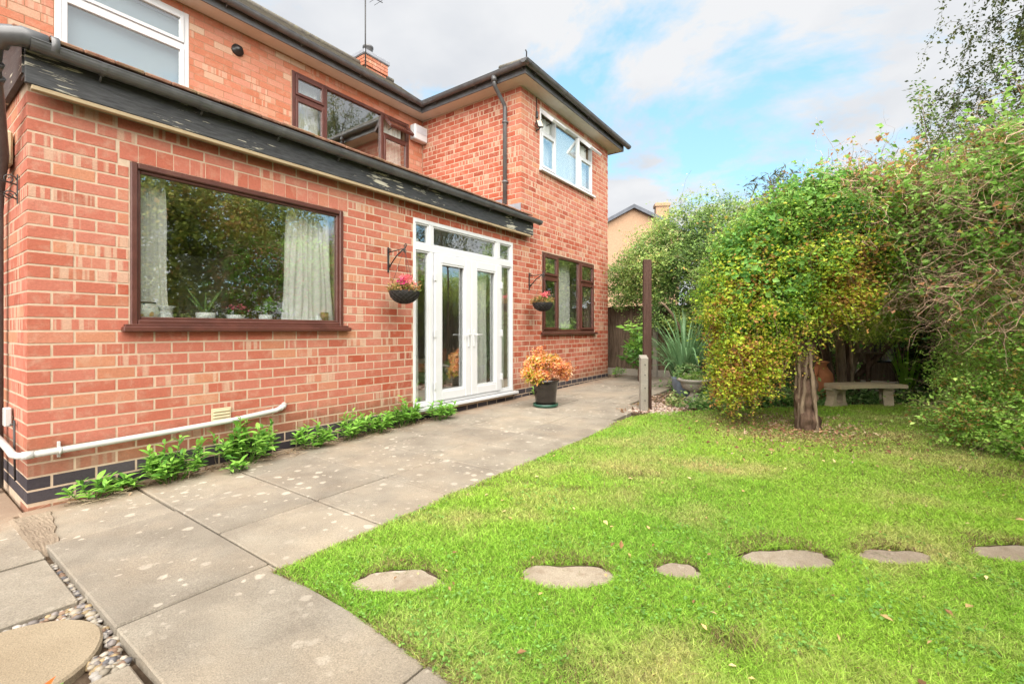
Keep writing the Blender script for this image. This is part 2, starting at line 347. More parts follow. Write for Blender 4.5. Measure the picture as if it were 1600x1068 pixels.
LAWN=[(.53,-6.2),(.50,-3.3),(.53,-2.9),(.56,-2.5),(.52,-2.10),(1.2,-2.11),(1.9,-2.09),(2.9,-2.11),(3.9,-2.13),(4.7,-2.08),(5.1,-2.10),(5.45,-2.22),(5.9,-2.6),(6.25,-2.9),(6.6,-3.25),(7.0,-3.7),(7.5,-4.15),(8.15,-4.95),(8.2,-5.35),(7.2,-5.5),(6.2,-5.35),(5.6,-5.25),(4.9,-5.65),(3.6,-6.0),(2.6,-6.2)]
LP=np.array(LAWN)
def inpoly(x,y,P):
    r=np.zeros(x.shape,bool); n=len(P); j=n-1
    for i in range(n):
        xi,yi=P[i]; xj,yj=P[j]
        c=((yi>y)!=(yj>y))&(x<(xj-xi)*(y-yi)/(yj-yi+1e-12)+xi); r^=c; j=i
    return r
def nz(x,y,s,seed=0):
    # cheap smooth value noise in 2-D
    x=x*s+seed*17.3; y=y*s+seed*9.1; xi=np.floor(x).astype(int); yi=np.floor(y).astype(int); fx=x-xi; fy=y-yi; fx=fx*fx*(3-2*fx); fy=fy*fy*(3-2*fy)
    h=lambda a,b: np.modf(np.abs(np.sin(a*127.1+b*311.7+seed*74.7)*43758.5453))[0]
    return (h(xi,yi)*(1-fx)+h(xi+1,yi)*fx)*(1-fy)+(h(xi,yi+1)*(1-fx)+h(xi+1,yi+1)*fx)*fy
# lawn bed: one slightly lifted sheet
lawn=MB()
pl=[(x,y) for x,y in LAWN]
lawn.v=[(x,y,gz(x)-.07) for x,y in pl]+[(x,y,gz(x)-.008) for x,y in pl]; n=len(pl)
lawn.f=[tuple(range(n,2*n))[::-1]]+[(i,(i+1)%n,n+(i+1)%n,n+i) for i in range(n)]; lawn.sm=[False]*len(lawn.f)
lawn_o=lawn.build('lawn',M['thatch'],kind='structure')
def stone_poly(a,b,seed,n=34):
    r=random.Random(seed); ph=[r.uniform(0,6.28) for _ in range(4)]
    out=[]
    for i in range(n):
        t=2*math.pi*i/n; k=1+.09*math.sin(2*t+ph[0])+.09*math.sin(3*t+ph[1])+.07*math.sin(5*t+ph[2])+.03*math.sin(9*t+ph[3])
        out.append((a*k*math.cos(t)*1.0,b*k*math.sin(t)))
    return out
SANG=math.atan2(-.813,.582)
names=['stepping stone nearest the paving corner, oval with a brown turf edge above it','wide stepping stone second from the paving corner','smallest stepping stone, third from the paving corner','broadest stepping stone, in the middle of the lawn path','stepping stone fifth from the paving corner, flat long oval','stepping stone at the right edge of the picture','stepping stone beyond the right edge, nearest the hedge']
for i,(x,y,a,b) in enumerate(STONES):
    o=MB().prism(stone_poly(a,b,i+3),-.05,.002,.010).build('stepping_stone',M['step']); o.location=(x,y,gz(x)); o.rotation_euler=(0,0,SANG)
    rim=MB().prism(stone_poly(a*1.05+.012,b*1.05+.012,i+3),-.05,-.005).build('soil_rim',M['soil'],o)
    tag(o,'flat sandstone '+names[i],'stepping stone','stepping stones across the lawn')
# grass
DRY=[(2.2,-2.9,.55,.25),(3.0,-2.75,.7,.3),(3.9,-2.6,.7,.22),(1.6,-2.55,.45,.15),(3.4,-3.5,.6,.3),(1.0,-3.9,.5,.3),(2.6,-4.6,.4,.3),(5.3,-4.3,1.0,.55),(5.9,-3.6,.7,.5),(4.9,-4.9,.8,.35),(6.6,-4.6,.9,.3),(5.0,-3.6,.6,.35)]
BARE=[(5.45,-4.0,1.0,.55,1.0),(5.3,-3.5,.6,.35,.9),(5.9,-3.5,.6,.5,.8),(5.0,-4.5,.6,.3,.55),(5.3,-5.2,.6,.25,.85),(4.6,-5.5,.6,.25,.75),(6.0,-3.1,.5,.35,.75),(6.3,-4.7,.4,.2,.5),(2.05,-2.2,.07,.05,.9),(2.25,-2.38,.10,.05,.8),(2.35,-2.75,.12,.06,.6),(1.25,-4.0,.10,.08,.8),(2.9,-3.0,.16,.08,.6),(.75,-3.6,.1,.08,.5)]
def field(x,y,L_):
    f=np.zeros_like(x)
    for q in L_:
        w_=q[4] if len(q)>4 else 1
        f=np.maximum(f,w_*np.exp(-(((x-q[0])*.582-(y-q[1])*.813)/q[2])**2-(((x-q[0])*.813+(y-q[1])*.582)/q[3])**2))
    return f
def grass(nb):
    # candidates weighted to the near ground
    cx,cy=[],[]; tot=0
    while tot<nb:
        d=np.exp(rng.uniform(np.log(1.2),np.log(10.5),nb)); d=d if True else d
        lat=rng.uniform(-.75,1.22,nb)*d
        keep=rng.random(nb)<np.clip((d/2.2)**-.1,0,1)
        x=CAMX+lat*math.sin(A)+d*math.cos(A); y=CAMY-lat*math.cos(A)+d*math.sin(A)
        ok=inpoly(x,y,LP+rng.normal(0,.0,LP.shape))&keep
        bare=field(x,y,BARE)+.25*(nz(x,y,7,3)-.5)
        ok&=rng.random(nb)>np.clip(bare*1.25-.1,0,.93)
        for i,(sx,sy,a,b) in enumerate(STONES):
            u=(x-sx)*math.cos(SANG)+(y-sy)*math.sin(SANG); v=-(x-sx)*math.sin(SANG)+(y-sy)*math.cos(SANG)
            ok&=((u/(a*1.0))**2+(v/(b*np.where(v<0,.90,1.02)))**2)>1+.35*(nz(x,y,30,i)-.5)
        cx.append(x[ok]); cy.append(y[ok]); tot+=ok.sum()
    x=np.concatenate(cx)[:nb]; y=np.concatenate(cy)[:nb]; n=len(x)
    d=np.hypot(x-CAMX,y-CAMY)
    h=rng.uniform(.010,.027,n)*(.75+.6*nz(x,y,2.3,5)); wd=rng.uniform(.0011,.0021,n)*(1+.16*np.maximum(d-2,0))
    tuft=nz(x,y,9,8); h*=.6+.7*tuft; tall=rng.random(n)<.012; h[tall]*=1.9
    a=rng.uniform(0,6.283,n); lean=rng.uniform(.4,1.7,n)*h; la=rng.uniform(0,6.283,n)+1.5*nz(x,y,5,2)
    gx=.011*np.clip(x,0,10)-.006
    V=np.zeros((n,5,3),np.float32); ca,sa=np.cos(a)*wd,np.sin(a)*wd; lx,ly=np.cos(la)*lean,np.sin(la)*lean
    V[:,0]=np.stack([x-ca,y-sa,gx],1); V[:,1]=np.stack([x+ca,y+sa,gx],1)
    V[:,2]=np.stack([x+ca*.8+lx*.35,y+sa*.8+ly*.35,gx+h*.62],1); V[:,3]=np.stack([x-ca*.8+lx*.35,y-sa*.8+ly*.35,gx+h*.62],1)
    V[:,4]=np.stack([x+lx,y+ly,gx+h],1)
    b=(np.arange(n)*5)[:,None]
    F=np.concatenate([np.stack([b+0,b+1,b+2],2).reshape(-1,3),np.stack([b+0,b+2,b+3],2).reshape(-1,3),np.stack([b+3,b+2,b+4],2).reshape(-1,3)])
    dry=field(x,y,DRY)*.62+.50*(nz(x,y,1.7,1)-.45)+.7*(nz(x,y,4.3,4)-.60)+.25*(nz(x,y,25,6)-.5)
    dry=np.clip(dry+rng.normal(0,.12,n),0,1)[:,None]
    g=np.array([.24,.52,.06]); g2=np.array([.48,.70,.09]); dr=np.array([.72,.62,.28]); br=np.array([.34,.24,.12])
    t=np.clip(nz(x,y,1.1,9)*.7+rng.random(n)*.5,0,1)[:,None]
    c=g*(1-t)+g2*t; c=c*(1-dry)+dr*dry
    ed=field(x,y,BARE)
    for (sx,sy,aa,bb) in STONES: ed=np.maximum(ed,.75*np.exp(-((np.hypot(x-sx,(y-sy))-aa*.8)/.06)**2)*(((x-sx)*.813+(y-sy)*.582)>0.02))
    dead=(rng.random(n)<np.clip(.05+ed*.6,0,.85))
    edge=np.minimum(np.abs(y+2.1)+(x>5)*9,np.abs(x-.53)); dead|=(rng.random(n)<.55*np.exp(-edge/.03))
    c[dead]=br*rng.uniform(.6,1.2,(dead.sum(),1))
    c*=rng.uniform(.6,1.3,(n,1))
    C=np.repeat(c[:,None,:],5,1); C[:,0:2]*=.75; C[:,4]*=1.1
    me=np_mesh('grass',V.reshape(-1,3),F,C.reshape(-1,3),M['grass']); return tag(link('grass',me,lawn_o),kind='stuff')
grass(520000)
# ------------------------------------------------------------------ leaf and twig clouds
def leaves(P,size,nrm=None,cols=None,asp=.5,fold=.25,droop=.0,name='foliage',mat=None,align=None):
    """rhombic folded leaves at points P (n,3)"""
    n=len(P); d=rng.normal(size=(n,3)); d[:,2]=d[:,2]*.55-droop
    if align is not None: d=d*.6+align
    d/=np.linalg.norm(d,axis=1)[:,None]
    up=rng.normal(size=(n,3))*.62+(np.array([0,0,.9]) if nrm is None else nrm*1.35+np.array([0,0,.45]))
    s=np.cross(d,up); s/=np.linalg.norm(s,axis=1)[:,None]+1e-9; u=np.cross(s,d)
    sz=(size*np.exp(np.clip(rng.normal(0,.34,n),-.9,.6)))[:,None]; wd=sz*asp*.5
    V=np.zeros((n,4,3),np.float32); V[:,0]=P; V[:,1]=P+d*sz*.45+s*wd+u*wd*fold; V[:,2]=P+d*sz-u*sz*.12; V[:,3]=P+d*sz*.45-s*wd+u*wd*fold
    b=(np.arange(n)*4)[:,None]
    F=np.concatenate([np.stack([b,b+1,b+2],2).reshape(-1,3),np.stack([b,b+2,b+3],2).reshape(-1,3)])
    C=np.repeat(cols[:,None,:],4,1).reshape(-1,3)
    return V.reshape(-1,3),F,C
def join(parts):
    Vs,Fs,Cs=[],[],[];o=0
    for V,F,C in parts: Vs.append(V);Fs.append(F+o);Cs.append(C);o+=len(V)
    return np.concatenate(Vs),np.concatenate(Fs),np.concatenate(Cs)
def blob_points(blobs,n,shell=.55,rough=.22,clump=.10,nclump=None,zmin=-9):
    """points through lumpy ellipsoids, thicker towards the outside, gathered in clumps"""
    vol=np.array([b[3]*b[4]*b[5] for b in blobs])**.75; vol/=vol.sum(); nc=nclump or max(30,n//14)
    k=rng.choice(len(blobs),nc,p=vol); B=np.array(blobs)[k]
    d=rng.normal(size=(nc,3)); d/=np.linalg.norm(d,axis=1)[:,None]
    lump=1+rough*(np.sin(d[:,0]*5+B[:,0]*3)*np.sin(d[:,1]*6+B[:,1]*2)*1.0+np.sin(d[:,2]*7+k)*.6)+rng.normal(0,rough*.35,nc)
    r=rng.random(nc)**(1/3)*(1-shell)+shell; r=np.where(rng.random(nc)<.2,rng.random(nc)**.5,r)
    c=B[:,:3]+d*B[:,3:6]*(lump*r)[:,None]
    j=rng.integers(0,nc,n); P=c[j]+rng.normal(0,clump,(n,3))*[1,1,.75]
    nr=d[j]; keep=P[:,2]>zmin
    return P[keep],nr[keep],j[keep]
def pal(colors,weights,idx,P,scale=1.3,seed=0,jit=.22,clumpvar=.18):
    n=len(P); cols=np.array(colors); wts=np.array(weights,float); wts/=wts.sum()
    hid=np.modf(np.abs(np.sin(idx*12.9898+seed)*43758.5453))[0]
    f=.42*nz(P[:,0]+P[:,2]*.6,P[:,1]+P[:,2]*.7,scale,seed)+.26*hid+.32*rng.random(n)
    o=np.argsort(np.argsort(f))/max(n-1,1); e=np.cumsum(wts); i=np.clip(np.searchsorted(e,o),0,len(cols)-1)
    return cols[i]*(1+clumpvar*(hid-.5)*2)[:,None]*rng.uniform(1-jit,1+jit,(n,1))
def twigs(starts,dirs,length,r,seg=6,grav=.1,wander=.35,col=(.12,.075,.05),cv=.3):
    """three-sided bent twigs, vectorised"""
    n=len(starts); P=np.array(starts,float); D=np.array(dirs,float); D/=np.linalg.norm(D,axis=1)[:,None]+1e-9
    ln=length*rng.uniform(.6,1.3,n); pts=[P.copy()]; dd=[D.copy()]
    for k in range(seg):
        D=D+rng.normal(0,wander,(n,3))*.5; D[:,2]-=grav; D/=np.linalg.norm(D,axis=1)[:,None]; P=P+D*(ln/seg)[:,None]; pts.append(P.copy()); dd.append(D.copy())
    V=np.zeros((n,seg+1,3,3),np.float32); rr=r*rng.uniform(.6,1.4,n)
    for k in range(seg+1):
        D=dd[k]; a=np.cross(D,[.3,.2,.93]); a/=np.linalg.norm(a,axis=1)[:,None]+1e-9; b=np.cross(D,a); q=rr*(1-.75*k/seg)
        for j in range(3):
            t=2.094*j; V[:,k,j]=pts[k]+(a*math.cos(t)+b*math.sin(t))*q[:,None]
    base=(np.arange(n)*(seg+1)*3)[:,None]; F=[]
    for k in range(seg):
        for j in range(3):
            j2=(j+1)%3; F.append(np.concatenate([base+k*3+j,base+k*3+j2,base+(k+1)*3+j2],1)); F.append(np.concatenate([base+k*3+j,base+(k+1)*3+j2,base+(k+1)*3+j],1))
    C=np.array(col)*rng.uniform(1-cv,1+cv,(n,1)); C=np.repeat(C[:,None,:],(seg+1)*3,1).reshape(-1,3)
    return V.reshape(-1,3),np.concatenate(F),C,np.stack(pts,1)
def spray_parts(P,nr,n,length,lsize,colors,weights,per=9,up=.5,tcol=(.30,.20,.13),grav=.12,seed=5,asp=.6):
    k=rng.integers(0,len(P),n); t=twigs(P[k],nr[k]+rng.normal(0,.35,(n,3))+[0,0,up],length,.0022,7,grav,.3,tcol,.4)
    pts=t[3][:,1:].reshape(-1,3); kk=rng.integers(0,len(pts),n*per); Q=pts[kk]+rng.normal(0,.014,(n*per,3))
    return [t[:3],leaves(Q,lsize,None,pal(colors,weights,kk//7,Q,2.,seed),asp)]
def cloud_obj(name,parts,mat,parent=None,kind='stuff'):
    V,F,C=join(parts); o=link(name,np_mesh(name,V,F,C,mat),parent)
    if kind: o['kind']=kind
    return o
GREEN=[(.07,.16,.03),(.11,.25,.04),(.18,.35,.055),(.28,.46,.08)]
#==================================================================== HOUSE
house=empty('brick_house',(0,0,0),0,'red brick two storey house with a single storey extension along the patio','house')
PITCH=.0874; Z0=.2; BL=.2285; JT=.0135
CAMV=Vector((CAMX,CAMY,CAMZ)); FW=Vector((math.cos(A),math.sin(A),0))
BR=[]   # (kind, parent, plane, p, u0,u1,v0,v1, depth, tone, matkey)
def subtract(iv,cuts):
    for a,b in cuts:
        nv=[]
        for s,e in iv:
            if b<=s or a>=e: nv.append((s,e)); continue
            if a-s>.03: nv.append((s,a-.002))
            if e-b>.03: nv.append((b+.002,e))
        iv=nv
    return iv
def courses(parent,plane,p,u0,u1,v0,v1,openings,matf,zbase=Z0,kind='brick',corner=(None,None),joint=JT,par=0,stripe=None):
    r=random.Random(int(p*100)+int(u0*10)+5)
    k0=int(math.floor((v0-zbase)/PITCH+.001)); k1=int(math.ceil((v1-zbase)/PITCH-.001))
    for k in range(k0,k1):
        a=max(v0,zbase+k*PITCH); b=min(v1,zbase+(k+1)*PITCH)
        if b-a<.025: continue
        za,zb=a+joint*.5,b-joint*.5
        off=0 if (k+par)%2==0 else BL/2
        j=u0-(BL-off if off else 0)
        us=[]; x=u0 if not off else u0-BL/2
        while x<u1-1e-6:
            s,e=max(x,u0),min(x+BL,u1)
            if e-s>.03: us.append((s,e))
            x+=BL
        cuts=[(o[0],o[1]) for o in openings if o[2]<b-.02 and o[3]>a+.02]
        for s,e in us:
            firstc=abs(s-u0)<1e-6; lastc=abs(e-u1)<1e-6
            for s2,e2 in subtract([(s,e)],cuts):
                if e2-s2<.035: continue
                dep=.03; aa=s2+joint*.5; bb=e2-joint*.5
                if firstc and corner[0]: aa=u0-.003; dep=.105 if not off else .2175
                if lastc and corner[1]: bb=u1+.003; dep=.105 if (e-s)>.16 else .2175
                if firstc and corner[0]=='skip': 
                    # this side's first unit is the return of the other face's quoin
                    continue
                t=(r.random(),r.random(),r.random())
                BR.append((kind,parent,plane,p,aa,bb,za,zb,dep,t,matf((s2+e2)/2,(a+b)/2,r)))
def side_courses(parent,p,u0,u1,v0,v1,matf,zbase=Z0,kind='brick',joint=JT,openings=()):
    # wall facing -X that meets a front wall at u0: its own bricks begin after the quoin return
    r=random.Random(int(p*77)+11); k0=int(math.floor((v0-zbase)/PITCH+.001)); k1=int(math.ceil((v1-zbase)/PITCH-.001))
    for k in range(k0,k1):
        a=max(v0,zbase+k*PITCH); b=min(v1,zbase+(k+1)*PITCH)
        if b-a<.025: continue
        x=u0+(.105+joint*.5 if k%2==0 else .2175+joint*.5)
        while x<u1-.03:
            e=min(x+BL,u1); t=(r.random(),r.random(),r.random())
            BR.append((kind,parent,'side',p,x+joint*.5,e-joint*.5,a+joint*.5,b-joint*.5,.03,t,matf((x+e)/2,(a+b)/2,r))); x+=BL
def to3(plane,p,u,v,w):
    return (u,p-w,v) if plane=='front' else (p-w,u,v)
def brick_geo(b,local=False):
    kind,par,plane,p,u0,u1,v0,v1,dep,t,mk=b
    w=.0022+.002*(t[2]-.5); c=.0016; tilt=(t[0]-.5)*.0010
    rect=lambda i,ww,s=0: [(u0+i,v0+i,ww+s),(u1-i,v0+i,ww-s),(u1-i,v1-i,ww-s),(u0+i,v1-i,ww+s)]
    rr=random.Random(int((u0*997+v0*7919+p*31)*1000)&0xffffff); fr=[(a+rr.uniform(-.0012,.0012),b_+rr.uniform(-.0011,.0011),w_) for a,b_,w_ in rect(c,w,tilt)]
    if rr.random()<.16: q_=rr.randrange(4); a,b_,w_=fr[q_]; sx=1 if q_ in (0,3) else -1; sy=1 if q_<2 else -1; fr[q_]=(a+sx*rr.uniform(.004,.012),b_+sy*rr.uniform(.003,.008),w_)
    pts=rect(0,-dep)+rect(0,w-.0014)+fr
    V=[to3(plane,p,*q) for q in pts]
    F=[(8,9,10,11)]+[(i,(i+1)%4,4+(i+1)%4,4+i) for i in range(4)]+[(4+i,4+(i+1)%4,8+(i+1)%4,8+i) for i in range(4)]
    if plane=='side': F=[f[::-1] for f in F]
    return V,F
def wall_core(name,plane,p,u0,u1,v0,v1,openings,th,mat):
    us=sorted({u0,u1,*[min(max(o[i],u0),u1) for o in openings for i in (0,1)]}); vs=sorted({v0,v1,*[min(max(o[i],v0),v1) for o in openings for i in (2,3)]})
    mb=MB()
    def add(a,b,c,d):
        P0=to3(plane,p,a,c,0); P1=to3(plane,p,b,d,-th)
        mb.box(min(P0[0],P1[0]),max(P0[0],P1[0]),min(P0[1],P1[1]),max(P0[1],P1[1]),c,d)
    for j in range(len(vs)-1):
        run=None
        for i in range(len(us)-1):
            cx,cy=(us[i]+us[i+1])/2,(vs[j]+vs[j+1])/2
            hole=any(o[0]<cx<o[1] and o[2]<cy<o[3] for o in openings)
            if hole:
                if run: add(run[0],run[1],vs[j],vs[j+1]); run=None
            else: run=(run[0] if run else us[i],us[i+1])
        if run: add(run[0],run[1],vs[j],vs[j+1])
    return mb.build(name,mat,house)
BW=(.535,2.343,1.20,2.426); DR=(3.335,5.445,.165,2.56); GW=(6.339,8.424,1.125,2.551); UW=(6.269,8.332,3.99,5.06); NB=(3.072,5.343,3.98,5.02); WW=(.529,1.742,3.98,5.10)
EXTW=5.69; FARX=9.13; Y0=2.32; EAVE=5.20
def mf_front(u,v,r):
    if v>2.9: return 'brick' if r.random()<.85 else 'brick_red'
    q=min(max((u-2.6)/.8,0),1)*(.9 if u<5.6 else .75)
    if u>6.2 and v<1.1: q=.9
    return 'brick_red' if r.random()<q*.75+.03 else 'brick'
mf_old=lambda u,v,r:'brick_old'
mf_side=lambda u,v,r:'brick_red' if r.random()<.75 else 'brick'
mf_ext=lambda u,v,r:'brick'
front=wall_core('front_wall','front',0,0,FARX,-.15,EAVE,[BW,DR,GW,UW,(-1,EXTW,2.86,6)],.24,M['mortar'])
sidew=wall_core('side_wall','side',0,.243,7,-.15,2.86,[],.24,M['mortar'])
wings=wall_core('wing_side_wall','side',EXTW,.243,Y0-.002,2.7,EAVE,[],.24,M['mortar'])
mainw=wall_core('upper_back_wall','front',Y0,-2.2,EXTW,2.7,EAVE,[NB,WW],.24,M['mortar_old'])
SOLD=(.47,2.40,2.426,2.56)
ZM=Z0+31*PITCH
courses(front,'front',0,0,FARX,Z0,ZM,[BW,DR,SOLD,GW,(-1,EXTW,2.80,9)],mf_front,corner=('q','q'))
courses(front,'front',0,EXTW,FARX,ZM,EAVE,[UW],mf_front,corner=('q','q'))
x=SOLD[0]+.0
while x<SOLD[1]-.03:
    t=(random.random(),random.random(),random.random()); BR.append(('brick',front,'front',0,x+.004,x+.113,SOLD[2]+.005,SOLD[3]-.005,.03,(t[0],t[1]*.9,t[2]),'brick')); x+=.1135
side_courses(sidew,0,0,3.2,Z0,2.84,mf_ext)
side_courses(wings,EXTW,0,Y0,ZM,EAVE,mf_side)
courses(mainw,'front',Y0,-2.2,EXTW,3.4,EAVE,[NB,WW],mf_old,joint=.008)
mp=lambda u,v,r:'plinth'
courses(front,'front',0,0,FARX,Z0-2*PITCH,Z0,[DR],mp,kind='plinth_brick',corner=('q','q'))
side_courses(sidew,0,0,2.5,Z0-2*PITCH,Z0,mp,kind='plinth_brick')
courses(front,'front',-.004,0,1.6,Z0-3*PITCH,Z0-2*PITCH-.012,[],lambda u,v,r:'brick_old',kind='footing_brick',corner=('q',None))
def area(b):
    V,_=brick_geo(b); c=Vector(V[8]).lerp(Vector(V[10]),.5)-CAMV; d=c.dot(FW)
    if d<.3: return 0
    lat=(c.x*math.sin(A)-c.y*math.cos(A))/d; v=c.z/d
    if not(-1.12<lat<1.12 and -.78<v<.73): return 0
    n=(Vector((0,-1,0)) if b[2]=='front' else Vector((-1,0,0))); cs=max(0,-n.dot(c.normalized()))
    return (b[5]-b[4])*(b[7]-b[6])*cs/d**2
single=[];rest=[]
for kind in ('brick','plinth_brick','footing_brick'):
    g=[b for b in BR if b[0]==kind]; g.sort(key=area,reverse=True); lim=300
    single+= [b for b in g[:lim] if area(b)>0]; rest+= [b for b in g[:lim] if area(b)<=0]+g[lim:]
def tone_col(b): 
    return (b[9][0],b[9][1],b[9][2])
for b in single:
    V,F=brick_geo(b); o3=V[0]; V=[(q[0]-o3[0],q[1]-o3[1],q[2]-o3[2]) for q in V]
    me=np_mesh(b[0],V,F,np.array([tone_col(b)]*len(V)),M[b[10]]); o=link(b[0],me,b[1]); o.location=o3
groups={}
for b in rest: groups.setdefault((b[0],b[1].name),[]).append(b)
for (kind,pn),bs in groups.items():
    Vs=[];Fs=[];Cs=[];mi=[]; keys=sorted({b[10] for b in bs}); n=0
    for b in bs:
        V,F=brick_geo(b); Vs+=V; Fs+=[tuple(i+n for i in f) for f in F]; Cs+=[tone_col(b)]*12; mi+=[keys.index(b[10])]*9; n+=12
    me=np_mesh('far_'+kind+'s',Vs,Fs,np.array(Cs)); 
    for k in keys: me.materials.append(M[k])
    me.polygons.foreach_set('material_index',mi)
    o=link('far_'+kind+'s',me,bs[0][1]); o['kind']='stuff'
# remaining sides of the house, plain
MB().box(FARX-.24,FARX-.01,.245,7,-.15,EAVE).build('far_wall',M['brick_old'],house)
MB().box(-2.2,FARX-.01,6.76,7,-.15,EAVE).build('rear_wall',M['brick_old'],house)
MB().box(-2.2,-1.96,Y0+.245,6.75,2.7,EAVE).build('end_wall',M['brick_old'],house)
# rooms
def room(x0,x1,y0,y1,z0,z1,name='room_lining'):
    mb=MB(); t=.03
    mb.box(x0,x1,y1,y1+t,z0,z1).box(x0-t,x0,y0,y1,z0,z1).box(x1,x1+t,y0,y1,z0,z1).box(x0,x1,y0,y1,z1,z1+t)
    mb.build(name,M['room'],house); MB().box(x0,x1,y0,y1,z0-t,z0).build('room_floor',M['room_floor'],house)
room(.25,5.5,.245,4.6,.20,2.62); room(5.9,8.85,.245,4.5,.20,2.62); room(5.95,8.85,.25,4.5,2.85,5.15); room(2.4,5.6,2.57,6,3.3,5.15); room(-1.5,2.3,2.57,6,3.3,5.15)
# ------------------------------------------------------------------ windows
def frame_rect(mb,x0,x1,z0,z1,t,y0,y1,bev=.004,tz=None):
    tz=tz or t
    mb.box(x0,x0+t,y0,y1,z0,z1,bev); mb.box(x1-t,x1,y0,y1,z0,z1,bev); mb.box(x0+t-.001,x1-t+.001,y0+.0015,y1-.0015,z0,z0+tz,bev); mb.box(x0+t-.001,x1-t+.001,y0+.0015,y1-.0015,z1-tz,z1,bev)
def pane(x0,x1,z0,z1,y,par): return MB().box(x0,x1,y,y+.006,z0,z1).build('pane',M['glass'],par)
def curtain(x0,x1,z0,z1,y,amp,waves,parent=None,name='curtain',mat='curtain',flare=0,thick=.003,seed=1):
    r=random.Random(seed); nx=int(waves*10)+1; nzv=14; vs=[];fs=[]
    ph=[r.uniform(0,6) for _ in range(3)]
    for k in (0,1):
        for j in range(nzv):
            v=j/(nzv-1)
            for i in range(nx):
                u=i/(nx-1); a=u*waves*2*math.pi
                yy=y+amp*(math.sin(a+.7*math.sin(a*.37+ph[0]))*(.6+.4*math.sin(u*9+ph[1]))+.3*math.sin(a*.5+ph[2]+v*1.5))
                xx=x0+(x1-x0)*u+flare*(1-v)*(u-.5)*abs(x1-x0)+.008*math.sin(v*6+a*.3)
                vs.append((xx,yy+k*thick,z0+(z1-z0)*v))
    for k in (0,1):
        for j in range(nzv-1):
            for i in range(nx-1):
                b=k*nx*nzv+j*nx+i; fs.append((b,b+1,b+nx+1,b+nx))
    mb=MB(); mb.add(vs,fs,True); return mb.build(name,M[mat],parent)
# big fixed window
win=empty('picture_window',(0,0,0)); win.parent=house
mb=MB(); x0,x1,z0,z1=BW; frame_rect(mb,x0,x1,z0,z1,.045,-.02,.07,.008); mb.build('frame',M['brown'],win)
mb=MB(); frame_rect(mb,x0+.04,x1-.04,z0+.04,z1-.04,.028,.005,.05,.006); mb.build('glazing_bead',M['brown'],win)
pane(x0+.06,x1-.06,z0+.06,z1-.06,.03,win)
mb=MB(); mb.box(x0-.055,x1+.06,-.075,.0-.0065,z0-.045,z0-.006,.006); mb.box(x0-.04,x1+.04,-.05,-.0068,z0-.008,z0+.012,.003); mb.build('sill',M['brown'],win)
MB().box(x0,x1,.072,.30,z0-.04,z0+.035,.004).build('window_board',M['white'],win)
curtain(.60,.80,1.24,2.40,.17,.016,5,None,flare=.35,seed=2)
tag(bpy.data.objects['curtain'],'white pleated curtain at the left side of the big brown framed window','curtain','curtains in the windows')
c=curtain(1.83,2.27,1.24,2.40,.17,.018,8,None,flare=.3,seed=5); tag(c,'white pleated curtain at the right side of the big brown framed window','curtain','curtains in the windows')
# kitchen pieces
k=empty('tall_cupboard',(2.62,2.6,.2),0,'brown wooden cupboard with a curved silver handle seen through the big window','cupboard')
MB().box(0,1.1,0,.55,1.1,2.2,.01).build('cabinet_body',M['wood_in'],k); 
for q in (0,1): MB().box(.02+q*.54,.52+q*.54,-.022,-.002,1.13,2.17,.006).build('cupboard_door',M['wood_in'],k)
MB().tube([(.45,-.03,1.35),(.45,-.08,1.42),(.46,-.09,1.6),(.45,-.08,1.78),(.45,-.03,1.85)],.011).build('handle',M['steel'],k)
MB().box(-.3,1.4,-.02,.6,.62,.68,.004).box(-.28,1.38,.03,.55,0,.62).build('worktop',M['room'],k)
f=empty('fridge_freezer',(1.62,2.3,.2),0,'tall pale fridge freezer in the kitchen behind the big window','fridge')
MB().box(0,.58,0,.6,.02,.78,.01).build('lower_door',M['ceramic'],f); MB().box(0,.58,0,.6,.80,1.9,.01).build('upper_door',M['ceramic'],f)
MB().tube([(.06,-.03,.9),(.06,-.03,1.35)],.01).build('handle',M['steel'],f)
# things on the sill
SZ=BW[2]+.037
def pot(name,x,y,prof,mat,label,cat,n=24):
    o=empty(name,(x,y,SZ),0,label,cat); o.scale=(1.35,1.15,1.35); MB().lathe(prof,n).build('bowl',mat,o); return o
def patt():
    s=NT('patterned_glaze'); p=s.objc(); x=s.n('ShaderNodeSeparateXYZ'); s.set(x.inputs[0],p)
    col=s.mix(s.ramp(s.vor(s.scalev(p,(1,1,1)),34),[(.25,0.),(.3,1.)]),(.20,.28,.36),(.66,.66,.60)); band=s.math('MULTIPLY',s.math('GREATER_THAN',x.outputs[2],.028),s.math('LESS_THAN',x.outputs[2],.075))
    dm=s.ramp(s.vor(s.scalev(p,(1,1,.6)),22),[(.30,0.),(.38,1.)])
    col=s.mix(band,col,s.mix(dm,(.55,.33,.14),(.72,.74,.70))); return s.finish(col,.25,None,spec=.5,coat=.3)
M['patt']=patt()
j=pot('ceramic_jar',.665,.125,[(0.001,0),(.05,0),(.062,.012),(.068,.05),(.06,.09),(.045,.105),(.040,.104),(.05,.08),(.001,.01)],M['patt'],'squat patterned jar in blue white and ochre at the left end of the window board','jar')
MB().lathe([(.001,.112),(.05,.112),(.052,.108),(.05,.104),(.001,.104)]).build('rim',M['iron'],j)
pot('ceramic_vase',.80,.12,[(.001,0),(.045,0),(.04,.02),(.032,.05),(.034,.075),(.052,.09),(.05,.092),(.03,.075),(.001,.012)],M['ceramic'],'small white waisted vase beside the patterned jar on the window board','vase')
